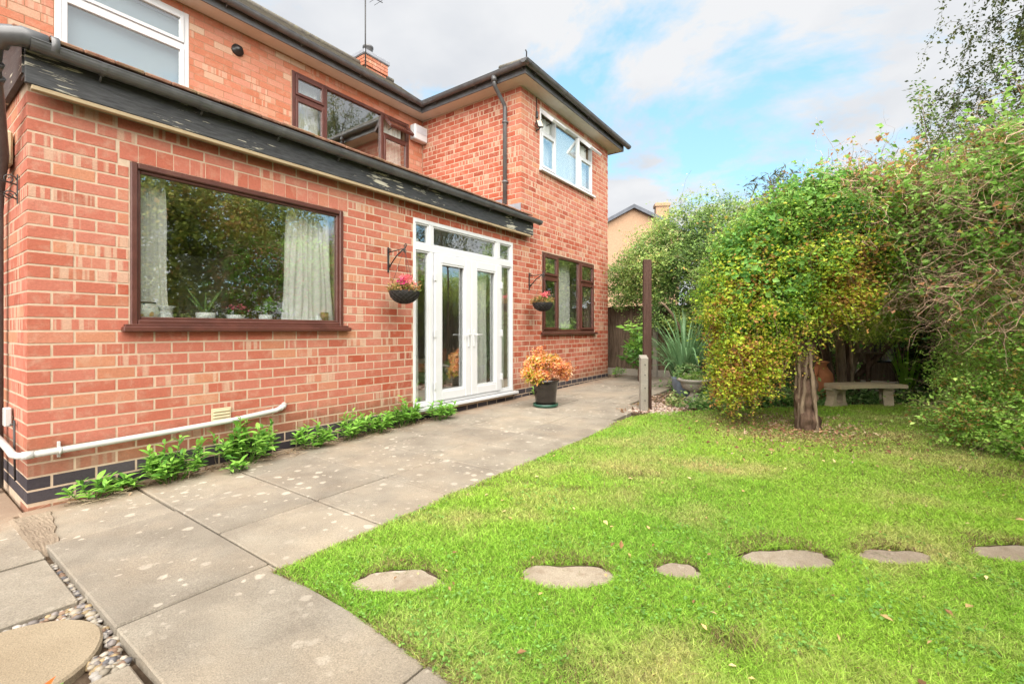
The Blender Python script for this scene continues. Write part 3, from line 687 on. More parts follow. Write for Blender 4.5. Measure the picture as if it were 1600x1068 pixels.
def straps(parent,n,ln,wd,curve,mat,col=None,spread=1.,seed=0,base=.01,names='leaf',tip=.02):
    r=random.Random(seed)
    for i in range(n):
        a=r.uniform(0,6.28); sp=spread*r.uniform(.25,1.); l=ln*r.uniform(.65,1.1); w_=wd*r.uniform(.8,1.1); seg=7
        mb=MB(); vs=[];fs=[]; th=math.pi/2-sp*.25; x=base*r.random(); z=0; cu=curve*r.uniform(.3,1.2)*sp
        for k in range(seg+1):
            t=k/seg; ww=w_*(1-t**2.2)*(.75+.5*min(t*3,1))/1.2+.0005
            for sgn,dz_ in ((-1,.25*ww),(0,0),(1,.25*ww)): vs.append((x,sgn*ww/2,z+dz_))
            x+=math.cos(th)*l/seg; z+=math.sin(th)*l/seg; th-=cu/seg*(.4+1.5*t)
        for k in range(seg):
            for q in (0,1): b=k*3+q; fs.append((b,b+1,b+4,b+3))
        mb.add(vs,fs,True); o=mb.build(names,mat,parent); o.rotation_euler=(0,0,a)
M['aloe']=leafmat('aloe_green',.15,.45,False,(.16,.26,.09)); M['plantg']=leafmat('mid_green_leaf',.3,.5,False,(.12,.27,.04)); M['strap']=leafmat('blue_green_strap_leaf',.25,.45,False,(.16,.29,.13)); M['iris']=leafmat('lime_strap_leaf',.35,.45,False,(.34,.62,.07)); M['pink']=leafmat('pink_petal',.3,.6,False,(.70,.12,.22))
a_=pot('aloe_plant',1.09,.13,[(.001,0),(.052,0),(.056,.06),(.052,.06),(.048,.05),(.001,.05)],M['ceramic'],'spiky aloe in a plain white bowl on the window board','aloe plant')
for ang,ln_,tl in ((0.2,.17,.5),(3.3,.20,.62),(2.5,.16,.75),(1.2,.15,.25),(4.4,.14,.3),(5.6,.2,.55)):
    mb=MB(); mb.tube([(0,0,.045),(math.sin(tl)*ln_*.5,0,.045+math.cos(tl)*ln_*.55),(math.sin(tl)*ln_*1.0,0,.045+math.cos(tl)*ln_*1.05)],[.010,.007,.0008],6); o=mb.build('leaf',M['aloe'],a_); o.rotation_euler=(0,0,ang)
b_=pot('cyclamen_plant',1.335,.13,[(.001,0),(.045,0),(.058,.05),(.054,.05),(.04,.01),(.001,.01)],M['ceramic'],'pink flowered cyclamen in a white bowl on the window board','cyclamen')
P=rng.normal(0,1,(26,3))*[.03,.02,.012]+[0,0,.065]; cloud_obj('foliage',[leaves(P,.03,cols=pal(GREEN,[1,1,1,1],np.arange(26),P),asp=.9)],M['leaf'],b_)
P=rng.normal(0,1,(34,3))*[.03,.02,.012]+[0.005,0,.105]; cloud_obj('flowers',[leaves(P,.022,cols=np.array([[.75,.15,.25]])*rng.uniform(.7,1.2,(34,1)),asp=.8)],M['hyd'],b_)
c_=pot('leafy_houseplant',1.60,.13,[(.001,0),(.04,0),(.046,.055),(.042,.055),(.04,.045),(.001,.045)],M['ceramic'],'bright green leafy houseplant in a small white pot on the window board','houseplant')
MB().tube([(0,0,.05),(.01,0,.10),(.03,0,.15)],.003,5).tube([(0,0,.05),(-.02,0,.09)],.0025,5).build('stem',M['plantg'],c_)
P=np.concatenate([rng.normal(0,1,(26,3))*[.02,.015,.02]+[.03,0,.15],rng.normal(0,1,(14,3))*[.02,.015,.015]+[-.03,0,.09],rng.normal(0,1,(12,3))*[.015,.015,.012]+[.06,0,.11]]); cloud_obj('foliage',[leaves(P,.034,cols=np.array([[.22,.42,.05]])*rng.uniform(.6,1.2,(52,1)),asp=.75)],M['leaf'],c_)
pot('glass_dish',2.06,.13,[(.001,0),(.035,0),(.04,.03),(.036,.03),(.03,.008),(.001,.008)],M['ceramic'],'small white dish by the right hand curtain on the window board','dish')
pot('small_jug',2.13,.12,[(.001,0),(.03,0),(.034,.025),(.02,.05),(.014,.065),(.018,.075),(.015,.075),(.01,.06),(.001,.05)],M['ceramic'],'little pale jug beside the golden vase on the window board','jug')
g_=empty('ribbed_vase',(2.21,.125,SZ),0,'golden ribbed cylinder vase at the right end of the window board','vase'); mb=MB()
for i in range(20): a=i/20*6.283; mb.tube([(.034*math.cos(a),.034*math.sin(a),0),(.034*math.cos(a),.034*math.sin(a),.115)],.006,6)
mb.build('ribs',M['gold'],g_); MB().lathe([(.001,0),(.033,0),(.033,.113),(.03,.113),(.03,.01)]).build('cylinder',M['gold'],g_)
# patio doors
dr=empty('patio_doors',(0,0,0)); dr.parent=house
x0,x1,z0,z1=DR; yf=-.012
mb=MB(); mb.box(x0,x0+.034,yf,.07,z0+.03,z1,.005); mb.box(x1-.034,x1,yf,.07,z0+.03,z1,.005); mb.box(x0+.033,x1-.033,yf+.001,.069,z1-.052,z1,.005); mb.box(x0+.033,x1-.033,yf+.001,.069,z0+.03,z0+.075,.005)
mb.box(x0+.033,x1-.033,yf+.001,.069,2.165,2.255,.005); mb.box(3.605,3.675,yf+.002,.068,2.254,z1-.05,.005); mb.box(5.02,5.10,yf+.002,.068,2.254,z1-.05,.005); mb.box(3.607,3.672,yf+.002,.068,z0+.07,2.166,.005); mb.box(5.098,5.145,yf+.002,.068,z0+.07,2.166,.005)
mb.build('frame',M['white'],dr)
MB().box(x0-.02,x1+.04,-.10,-.014,z0-.01,z0+.028,.006).build('threshold',M['white'],dr)
for (a,b,c,d) in ((x0+.034,3.605,2.255,z1-.05),(3.675,5.02,2.255,z1-.05),(5.10,x1-.034,2.255,z1-.05),(x0+.034,3.607,z0+.075,2.165),(5.145,x1-.034,z0+.075,2.165)):
    mb=MB(); frame_rect(mb,a+.001,b-.001,c+.001,d-.001,.018,.002,.05,.003); mb.build('glazing_bead',M['white'],dr); pane(a+.015,b-.015,c+.015,d-.015,.03,dr)
for i,(a,b) in enumerate(((3.678,4.392),(4.396,5.095))):
    lf=empty('door_leaf',(0,0,0)); lf.parent=dr; mb=MB(); frame_rect(mb,a,b,z0+.078,2.162,.125,yf-.022,.05,.01,.12); mb.build('door_frame',M['white'],lf)
    mb=MB(); frame_rect(mb,a+.12,b-.12,z0+.195,2.045,.022,yf-.016,.0,.004); mb.build('door_bead',M['white'],lf)
    pane(a+.13,b-.13,z0+.205,2.035,.02,lf); hx=(b-.055) if i==0 else (a+.055); s=-1 if i==0 else 1
    mb=MB(); mb.box(hx-.016,hx+.016,yf-.036,yf-.022,.93,1.17,.004); mb.tube([(hx,yf-.036,1.10),(hx,yf-.07,1.10),(hx+s*.02,yf-.075,1.10),(hx+s*.14,yf-.07,1.10)],.009,8); mb.build('door_handle',M['white'],lf)
    for hz in (.45,1.12,1.85):
        hxx=a-.005 if i==0 else b+.005; MB().box(hxx-.022,hxx+.022,yf-.038,yf-.0225,hz-.05,hz+.05,.004).build('hinge',M['white'],lf)
for i,(a,b,sd_) in enumerate(((3.37,3.56,3),(4.50,4.97,9),(5.14,5.42,4))):
    c=curtain(a,b,.24,2.35 if i!=1 else 2.05,.16,.02,4 if i!=1 else 7,None,seed=sd_); tag(c,['cream curtain behind the narrow left side light of the white doors','white curtain drawn behind the right leaf of the white doors','cream curtain behind the narrow right side light of the white doors'][i],'curtain','curtains in the windows')
ch=empty('wooden_armchair',(4.15,.75,.2),R(30),'wooden armchair with an orange seat just inside the left glass door','chair')
for sx in (-.26,.26):
    for sy in (-.24,.24): MB().box(sx-.02,sx+.02,sy-.02,sy+.02,0,.62 if sy<0 else .95,.004).build('leg',M['wood_in'],ch)
MB().box(-.25,.25,-.24,.24,.36,.46,.02).build('seat',M['terracotta'],ch); MB().box(-.25,.25,.2,.26,.5,.95,.02).build('backrest',M['wood_in'],ch)
# other windows
def casement(name,R4,yp,verts,trans,opener,mat,fr=.045,tr=.05,sill=None,y_in=.02):
    x0,x1,z0,z1=R4; wn_=empty(name,(0,0,0)); wn_.parent=house
    mb=MB(); frame_rect(mb,x0,x1,z0,z1,fr,yp-.005,yp+.07,.004)
    cols=[x0]+verts+[x1]
    for v in verts: mb.box(v-fr*.6,v+fr*.6,yp-.0035,yp+.068,z0+fr,z1-fr,.004)
    for c in range(len(cols)-1):
        a=cols[c]+(fr if c==0 else fr*.6); b=cols[c+1]-(fr if c==len(cols)-2 else fr*.6)
        if trans[c]: mb.box(a,b,yp-.002,yp+.066,trans[c]-tr*.5,trans[c]+tr*.5,.004)
    mb.build('frame',mat,wn_)
    for c in range(len(cols)-1):
        a=cols[c]+(fr if c==0 else fr*.6); b=cols[c+1]-(fr if c==len(cols)-2 else fr*.6)
        cells=[(z0+fr,trans[c]-tr*.5,False),(trans[c]+tr*.5,z1-fr,opener[c])] if trans[c] else [(z0+fr,z1-fr,False)]
        for (c0,c1,op) in cells:
            if trans[c]:
                sash=empty('sash',(0,yp-.0,c1)); sash.parent=wn_; 
                mb=MB(); frame_rect(mb,a+.002,b-.002,c0-c1,-.002,.04,-.022,.03,.004); mb.build('sash_frame',mat,sash)
                MB().box(a+.035,b-.035,.004,.010,c0-c1+.035,-.035).build('pane',M['glass'],sash)
                if op:
                    sash.rotation_euler=(-op,0,0) 
                    MB().tube([(a+.1,.02,c0-c1+.05),(a+.1,.14,c0-c1+.12)],.006,5).build('stay',M['iron'],sash)
            else: pane(a-.004,b+.004,c0-.004,c1+.004,yp+.03,wn_)
    if sill:
        MB().box(x0-sill,x1+sill,yp-.07,yp-.007,z0-.045,z0-.002,.006).build('sill',mat,wn_)
    return wn_
casement('casement_window',GW,0,[6.90,7.78],[2.12,None,2.12],[0,0,0],M['brown'],.05,.05,.05)
c=curtain(7.35,7.80,1.2,2.5,.25,.03,6,None,seed=11); tag(c,'white curtain hanging in the middle of the brown ground floor casement window','curtain','curtains in the windows')
casement('upper_casement_window',UW,0,[6.805,7.745],[4.66,None,4.66],[R(46),0,R(46)],M['white'],.042,.05,.04)
casement('landing_window',NB,Y0,[3.62,4.725],[4.65,None,4.65],[0,0,R(42)],M['brown'],.05,.05)
casement('bedroom_window',WW,Y0,[],[4.68],[0],M['white'],.055,.06)
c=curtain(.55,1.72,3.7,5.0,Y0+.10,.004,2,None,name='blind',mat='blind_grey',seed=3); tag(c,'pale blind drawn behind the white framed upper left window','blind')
c=curtain(6.3,8.3,3.8,5.0,.12,.012,16,None,name='blind',mat='blind',seed=8); tag(c,'white net curtain behind the white upper floor window of the wing','net curtain')
c=curtain(4.80,5.30,3.7,5.0,Y0+.18,.02,7,None,seed=13); tag(c,'white vertical pleated curtain behind the open brown upper window','curtain','curtains in the windows')
c=curtain(3.12,3.6,3.7,5.0,Y0+.18,.012,6,None,seed=14); tag(c,'pale curtain behind the left light of the brown upper window','curtain','curtains in the windows')
# ------------------------------------------------------------------ roofs
def roof_slope(p0,p1,up,length,mat,name,expo=.10,th=.014,p0t=None,p1t=None):
    """stepped tile courses climbing from eave line p0-p1 along unit vector up; ends may taper for hips"""
    p0,p1,up=Vector(p0),Vector(p1),Vector(up).normalized(); ax=(p1-p0).normalized(); nrm=ax.cross(up).normalized()
    if nrm.z<0: nrm=-nrm
    n=int(length/expo); mb=MB(); t0=Vector(p0t) if p0t else p0+up*length; t1=Vector(p1t) if p1t else p1+up*length
    for k in range(n):
        f0,f1=k/n,(k+1)/n; a=p0.lerp(t0,f0); b=p1.lerp(t1,f0); c=p1.lerp(t1,f1); d=p0.lerp(t0,f1)
        mb.add([a,b,c,d,a+nrm*th,b+nrm*th,c+nrm*.002,d+nrm*.002],[(0,1,5,4),(4,5,6,7),(0,4,7,3),(1,2,6,5),(0,3,2,1)])
    return mb.build(name,mat,house,kind='stuff')
def tile_row(p0,ax,up,count,w_,length,mat,parent,vis=None):
    r=random.Random(4); base=MB(); base.box(.002,w_-.002,0,length,0,.026,.006); me=base.mesh('roof_tile'); me.materials.append(mat)
    ax=Vector(ax);up=Vector(up).normalized(); nr=ax.cross(up)
    for i in range(count):
        M4=Matrix((( *ax,0),(*up,0),(*nr,0),(0,0,0,1))).transposed(); M4.translation=Vector(p0)+ax*(w_*i)+up*r.uniform(-.008,.006)+nr*r.uniform(0,.006)
        link('roof_tile',me,parent,M4)
ZG=2.985
# extension lean-to
upv=Vector((0,1,.30)).normalized()
lr=roof_slope((-.10,-.14,ZG+.028),(EXTW+.02,-.14,ZG+.028),upv,2.58,M['tile'],'lean_to_roof_tiles')
tile_row((-.10,-.222,ZG+.022),(1,0,0),upv,35,.166,.26,M['tile'],lr)
MB().box(-.03,EXTW-.0,.0,Y0,2.87,2.95).build('roof_deck',M['fascia'],house)
# barge end at the left and flashing against the wing
MB().add([(-.04,-.1,2.80),(-.04,Y0,2.80),(-.04,Y0,ZG+.75),(-.04,-.1,ZG+.02),(-.01,-.1,2.80),(-.01,Y0,2.80),(-.01,Y0,ZG+.75),(-.01,-.1,ZG+.02)],[(0,1,2,3),(7,6,5,4),(0,3,7,4),(0,4,5,1),(1,5,6,2),(2,6,7,3)]).build('barge_board',M['fascia'],house)
fl=MB(); 
for i in range(6):
    y=-.0+.38*i; z=ZG+.09+.30*(y+.16)
    fl.box(EXTW-.014-.002*(i%2),EXTW-.009,y+.0,y+.40,z-.05,z+.14)
fl.build('lead_flashing',M['lead'],house)
# fascia, cream strip, gutter of the extension
MB().box(-.03,5.84,-.13,-.105,2.735,2.955,.004).build('fascia_board',M['fascia'],house)
MB().box(-.03,5.84,-.104,-.0085,2.775,2.81).build('eaves_soffit',M['fascia'],house)
MB().box(.0,5.80,-.128,-.085,2.705,2.733,.003).build('cream_batten',M['cream'],house)
MB().box(5.8405,5.86,-.13,-.0085,2.735,2.955,.003).build('fascia_end',M['fascia'],house)
def gut(r=.057,t=.005,n=10):
    o=[(r*math.cos(math.pi+math.pi*i/n),r*math.sin(math.pi+math.pi*i/n)) for i in range(n+1)]; i_=[((r-t)*math.cos(2*math.pi-math.pi*i/n),(r-t)*math.sin(2*math.pi-math.pi*i/n)) for i in range(n+1)]
    return [(-r-.004,0)]+o[0:]+[(r+.004,0),(r+.004,.006)]+[(r-t,.006)]+i_+[(-r-.004,.006)]
GP=gut()
def gutter(p0,p1,side,mat,name='gutter',brk=.9,cap=(False,False),joints=()):
    p0,p1=Vector(p0),Vector(p1); mb=MB(); mb.extrude(GP,p0,p1,side); g=mb.build(name,mat,house); ax=(p1-p0).normalized(); L_=(p1-p0).length; sv=Vector(side)
    k=0; d=.35
    while d<L_-.1:
        jb=MB(); rr=.0625; prof=[(rr*math.cos(math.pi+math.pi*i/8),rr*math.sin(math.pi+math.pi*i/8)) for i in range(9)]; prof2=[((rr-.006)*math.cos(2*math.pi-math.pi*i/8),(rr-.006)*math.sin(2*math.pi-math.pi*i/8)) for i in range(9)]
        wd=.014 if k%2==0 else .035
        jb.extrude(prof+prof2,p0+ax*(d-wd),p0+ax*(d+wd),side)
        a=p0+ax*d; jb.tube([a-sv*.02+Vector((0,0,-.058)),a-sv*.055+Vector((0,0,-.085))],.007,5); jb.build('gutter_bracket',mat,g); d+=brk; k+=1
    for e,p in ((0,p0),(1,p1)):
        if cap[e]:
            cb=MB(); s=-1 if e==0 else 1; n=12; ring=[p+sv*(.061*math.cos(math.pi+math.pi*i/n))+Vector((0,0,.061*math.sin(math.pi+math.pi*i/n))) for i in range(n+1)]
            cb.add(ring+[q+ax*s*.03 for q in ring],[(i,i+1,n+2+i,n+1+i) for i in range(n)]+[tuple(range(n+1,2*n+2)),tuple(range(n+1)),(0,n,2*n+1,n+1)]); cb.build('end_cap',mat,g)
    return g
gutter((-.02,-.198,ZG-.012),(5.93,-.198,ZG-.012),(0,-1,0),M['gutter'],brk=.62,cap=(False,True))
# main eaves: fascia board, soffit, gutters
OH=.27
MB().box(-2.3,EXTW-OH-.02,Y0-OH,Y0-OH+.02,EAVE-.005,EAVE+.14,.003).build('fascia_board',M['gutter'],house)
MB().box(EXTW-OH,EXTW-OH+.02,-OH,Y0-OH+.02,EAVE-.005,EAVE+.14,.003).build('fascia_board',M['gutter'],house)
MB().box(EXTW-OH+.021,FARX+OH,-OH,-OH+.02,EAVE-.005,EAVE+.14,.003).build('fascia_board',M['gutter'],house)
MB().box(FARX+OH-.02,FARX+OH,-OH+.021,7,EAVE-.005,EAVE+.14,.003).build('fascia_board',M['gutter'],house)
MB().box(-2.3,EXTW-.01,Y0-OH+.021,Y0+.1,EAVE+.001,EAVE+.02).build('soffit',M['soffit'],house)
MB().box(EXTW-OH+.021,EXTW+.1,-OH+.021,Y0-OH+.02,EAVE+.0,EAVE+.019).build('soffit',M['soffit'],house)
MB().box(EXTW+.101,FARX+OH-.021,-OH+.0215,.1,EAVE+.002,EAVE+.02).build('soffit',M['soffit'],house)
MB().box(FARX-.0,FARX+OH-.021,.101,7,EAVE+.001,EAVE+.02).build('soffit',M['soffit'],house)
gy=.068
gutter((-2.3,Y0-OH-gy,EAVE+.13),(EXTW-OH-gy+.05,Y0-OH-gy,EAVE+.13),(0,-1,0),M['gutter'],brk=1.0)
gutter((EXTW-OH-gy,Y0-OH-gy+.04,EAVE+.13),(EXTW-OH-gy,-OH-gy-.058,EAVE+.13),(-1,0,0),M['gutter'],brk=.95,cap=(False,False))
gutter((EXTW-OH-gy-.058,-OH-gy,EAVE+.131),(FARX+OH+.1,-OH-gy,EAVE+.131),(0,-1,0),M['gutter'],brk=.95,cap=(True,True))
# roofs: main slope, wing hips
SL=.69; ZR=EAVE+.165; yE=Y0-OH-.05; u1=Vector((0,1,SL)); Lm=5.5-yE
roof_slope((-2.4,yE,ZR),(EXTW-OH-.02,yE,ZR),u1,Lm*math.hypot(1,SL),M['tile_grey'],'main_roof_tiles',p0t=(-2.4,5.5,ZR+Lm*SL),p1t=(EXTW-OH+2.2,5.5,ZR+Lm*SL))
xE=EXTW-OH-.05; xF=FARX+OH+.05; yW=-OH-.05; hw=(xF-xE)/2; zt=ZR+hw*.71; xm=(xE+xF)/2
roof_slope((xE,yW,ZR),(xE,yE+.1,ZR),(1,0,.71),hw*1.22,M['tile_grey'],'wing_roof_tiles',p0t=(xm,yW+hw,zt),p1t=(xm,yE+.1+hw,zt))
roof_slope((xF,yW,ZR),(xE,yW,ZR),(0,1,.71),hw*1.22,M['tile_grey'],'wing_roof_tiles',p0t=(xm,yW+hw,zt),p1t=(xm,yW+hw,zt))
roof_slope((xF,6.8,ZR),(xF,yW,ZR),(-1,0,.71),hw*1.22,M['tile_grey'],'wing_roof_tiles',p0t=(xm,7.5,zt),p1t=(xm,yW+hw,zt))
roof_slope((xF,9,ZR),(-2.4,9,ZR),(0,-1,SL),3.5*1.22,M['tile_grey'],'rear_roof_tiles',p0t=(xF-1.5,5.5,ZR+Lm*SL),p1t=(-2.4,5.5,ZR+Lm*SL))
MB().tube([(EXTW-OH-.03,-OH-.03,EAVE+.16),(xm,yW+hw,zt+.02)],.05,8).tube([(-2.4,5.5,ZR+Lm*SL+.02),(EXTW-OH+2.2,5.5,ZR+Lm*SL+.02)],.07,8).build('hip_tiles',M['tile_grey'],house)
MB().tube([(EXTW-OH-.05,-OH-.05,EAVE+.17),(EXTW-OH-.06,-OH-.06,EAVE+.27),(EXTW-OH-.09,-OH-.06,EAVE+.29)],.010,6).build('hip_iron',M['iron'],house)
# chimney
chm=empty('chimney',(6.6,5.3,0)); chm.parent=house
CB=MB(); CB.box(.04,.61,.04,.71,6.9,7.98); CB.build('stack_core',M['mortar_old'],chm)
r_=random.Random(3)
for k in range(11):
    z=7.02+k*.087; ext=.035 if k>=8 else 0
    for (ax_,ln) in (('x',.65),('y',.75)):
        q=-ext+(0 if k%2 else .0); L_=ln+2*ext; nb=3; off=.5 if k%2 else 0; cuts=[0]+[ (i+off)/nb for i in range(0 if off else 1,nb)]+[1]; cuts=sorted(set(c for c in cuts if 0<=c<=1))
        for a,b in zip(cuts[:-1],cuts[1:]):
            p,q2=-ext+a*L_+.005,-ext+b*L_-.005
            mb=MB(); (mb.box(p,q2,-ext,-ext+.06,z,z+.077,.004) if ax_=='x' else mb.box(-ext,-ext+.06,max(p,-ext+.065),q2,z,z+.077,.004))
            t=(r_.random(),r_.random(),r_.random()); me=mb.mesh('brick'); at=me.color_attributes.new('tone','FLOAT_COLOR','POINT'); at.data.foreach_set('color',list((*t,1))*len(me.vertices)); me.materials.append(M['brick_old']); link('brick',me,chm)
MB().box(-.07,.72,-.07,.82,7.975,8.09,.02).build('capping',M['lead'],chm)
MB().lathe([(.12,8.08),(.12,8.3),(.135,8.31),(.135,8.35),(.09,8.35),(.09,8.1)],16,(.25,.22,0)).build('chimney_pot',M['gutter'],chm)
ae=empty('television_aerial',(6.56,5.24,0),0,'thin television aerial on a tall mast fixed to the brick chimney','aerial')
MB().tube([(0,0,7.5),(0,0,9.65)],.016,8).build('mast',M['iron'],ae); mb=MB(); mb.tube([(-.5,.1,9.42),(.45,-.09,9.42)],.010,6)
for i in range(7): x=-.45+i*.14; mb.tube([(x,-.16,9.42),(x,.16,9.42)],.005,5)
mb.build('antenna',M['iron'],ae)
# downpipe on the wing
dx=EXTW-.045; mb=MB(); mb.tube([(EXTW-OH-gy,.30,EAVE+.08),(EXTW-OH-gy,.30,EAVE-.03),(EXTW-OH-gy+.03,.30,EAVE-.07),(dx-.02,.30,EAVE-.26),(dx,.30,EAVE-.31),(dx,.30,3.28)],.034,12); dp=mb.build('downpipe',M['gutter'],house)
for z in (4.65,3.65): MB().lathe([(.036,-.02),(.043,-.02),(.043,.02),(.036,.02)],12,(dx,.30,z)).box(dx-.01,EXTW-.007,.25,.35,z-.012,z+.012).build('pipe_clip',M['gutter'],dp)
MB().lathe([(.034,.0),(.046,.0),(.046,.09),(.034,.09)],12,(EXTW-OH-gy,.30,EAVE-.0)).build('gutter_outlet',M['gutter'],dp)
# extension gutter end: elbow and downpipe on the side wall
mb=MB(); mb.tube([(.06,-.198,ZG-.0),(-.05,-.198,ZG),(-.13,-.17,ZG-.02),(-.17,-.09,ZG-.07),(-.165,-.02,ZG-.17),(-.13,.10,ZG-.36),(-.075,.36,ZG-.62),(-.062,.62,ZG-.80),(-.06,.68,ZG-.95),(-.06,.68,.02)],[.058,.06,.062,.056,.048,.045,.040,.038,.036,.036],16); d2=mb.build('side_downpipe',M['gutter'],house)
for q in ((-.15,-.12,ZG-.045),(-.165,-.03,ZG-.15),(-.155,.02,ZG-.22)): MB().tube([(q[0]+.004,q[1]-.012,q[2]+.012),(q[0]-.004,q[1]+.012,q[2]-.018)],.060,14).build('pipe_collar',M['gutter'],d2)
MB().lathe([(.059,-.02),(.065,-.02),(.065,.02),(.059,.02)],16).build('gutter_union',M['gutter'],d2).matrix_local=Matrix.Translation((.09,-.198,ZG))@Matrix.Rotation(R(90),4,'Y')
# waste pipe round the corner
mb=MB(); WP=[(-.06,1.2,.46),(-.06,.2,.40),(-.062,.03,.375),(-.045,-.04,.37),(.03,-.062,.372),(.16,-.055,.368),(1.11,-.055,.345),(1.60,-.055,.415),(1.68,-.05,.45),(1.70,-.02,.462),(1.70,.05,.465)]
# keep the rise as read on the wall: slopes up towards the right
WP=[(-.06,1.2,.42),(-.06,.2,.372),(-.062,.03,.362),(-.045,-.04,.362),(.03,-.062,.362),(.16,-.055,.362),(.7,-.055,.375),(1.2,-.055,.392),(1.60,-.055,.425),(1.68,-.05,.45),(1.70,-.02,.462),(1.70,.05,.465)]
wp=mb.tube(WP,.0215,12).build('waste_pipe',M['pipe'],house)
MB().tube([(-.035,-.052,.3625),(.02,-.064,.362)],.0255,12).build('pipe_joint',M['pipe'],wp); MB().tube([(1.64,-.053,.437),(1.69,-.035,.456)],.0255,12).build('pipe_joint',M['pipe'],wp)
for x,z in ((.145,.362),): MB().tube([(x-.008,-.055,z),(x+.008,-.055,z)],.0255,12).box(x-.008,x+.008,-.03,-.008,z-.05,z+.055,.002).build('pipe_clip',M['pipe'],wp)
# air brick vent with louvres
av=MB().box(1.078,1.232,-.016,-.0085,.385,.505,.003).build('air_vent',M['vent'],house)
for i in range(4): MB().box(1.09,1.22,-.026,-.0165,.395+i*.026,.412+i*.026,.004).build('louvre',M['vent'],av)
# alarm box, meter box, vent cap, security light, wall box
al=MB().box(-.075,-.012,.40,.62,2.32,2.56,.012).build('alarm_box',M['vent'],house); MB().box(-.079,-.0752,.43,.59,2.37,2.52,.001).build('alarm_panel',M['soffit'],al)
MB().box(-.05,-.012,.44,.52,.49,.62,.006).build('junction_box',M['pipe'],house); MB().tube([(-.02,.3,.55),(-.022,.28,.3),(-.02,.27,.14)],.006,6).tube([(-.02,.46,.5),(-.018,.30,.52),(-.02,.3,.55)],.006,6).build('cable',M['black'],house)
vc=MB().lathe([(.001,-.01),(.075,-.01),(.075,.012),(.05,.016),(.045,.06),(.001,.07)],20).build('flue_cap',M['black'],house); vc.matrix_local=Matrix.Translation((2.31,Y0-.01,4.93))@Matrix.Rotation(R(90),4,'X')
b=MB().box(5.36,5.68,Y0-.15,Y0-.012,4.74,5.02,.012).build('wall_alarm_box',M['white'],house); MB().box(5.40,5.64,Y0-.155,Y0-.1505,4.86,4.98,.001).build('faceplate',simple('grey_print',(.45,.46,.5),.5),b)
sl=empty('floodlight',(6.16,0,4.66)); sl.parent=house
MB().box(-.05,.06,-.115,-.085,-.07,.07,.006,Matrix.Rotation(R(-20),4,'X')@Matrix.Rotation(R(-25),4,'Z')).build('housing',M['black'],sl); MB().box(-.04,.05,-.119,-.1152,-.058,.058,.001,Matrix.Rotation(R(-20),4,'X')@Matrix.Rotation(R(-25),4,'Z')).build('lens',M['lamp_glass'],sl)
MB().tube([(-.03,-.01,-.06),(-.02,-.06,-.05),(0,-.09,0)],.012,6).tube([(-.06,-.01,.06),(-.03,-.06,.05)],.010,6).build('arm',M['black'],sl)
MB().box(-.045,.0,-.045,-.009,.15,.27,.008).tube([(-.02,-.02,.26),(-.02,-.015,.52)],.008,6).build('sensor',M['black'],sl)
# metal scroll brackets
def scroll(c,r0,turns,ax1,ax2,sgn=1):
    return [Vector(c)+(Vector(ax1)*math.cos(t)+Vector(ax2)*math.sin(t)*sgn)*(r0*(1-t/(turns*6.283)*.75)) for t in np.linspace(0,turns*6.283,14)]
def bracket(x,name='wall_bracket'):
    b=empty(name,(x,-.008,2.0)); b.parent=house; mb=MB()
    mb.box(-.012,.012,-.008,0,-.16,.13,.002); mb.build('back_plate',M['iron'],b)
    mb=MB(); mb.tube([(0,-.008,.07),(0,-.30,.09)],.006,6).tube([(0,-.008,-.11),(0,-.15,.02),(0,-.30,.10)],.008,6)
    for c,s in (((0,-.03,.09),1),((0,-.30,.125),-1),((0,-.03,-.09),1),((0,-.29,.055),1)): mb.tube(scroll(c,.026,1.3,(0,1,0),(0,0,1),s),.005,5)
    mb.build('scroll',M['iron'],b); return b
bracket(2.94); bracket(5.915)
b=empty('scroll_bracket',(-.008,.26,2.13)); b.parent=house; mb=MB(); mb.box(-.006,0,-.01,.01,-.1,.1,.002); mb.tube([(-.006,0,.03),(-.12,0,.05),(-.3,0,.09)],.005,5).tube([(-.006,0,-.07),(-.15,0,.0),(-.3,0,.09)],.005,5)
for c in ((-.04,0,.06),(-.04,0,-.05)): mb.tube(scroll(c,.035,1.4,(1,0,0),(0,0,1),1),.004,5)
mb.build('scroll',M['iron'],b)
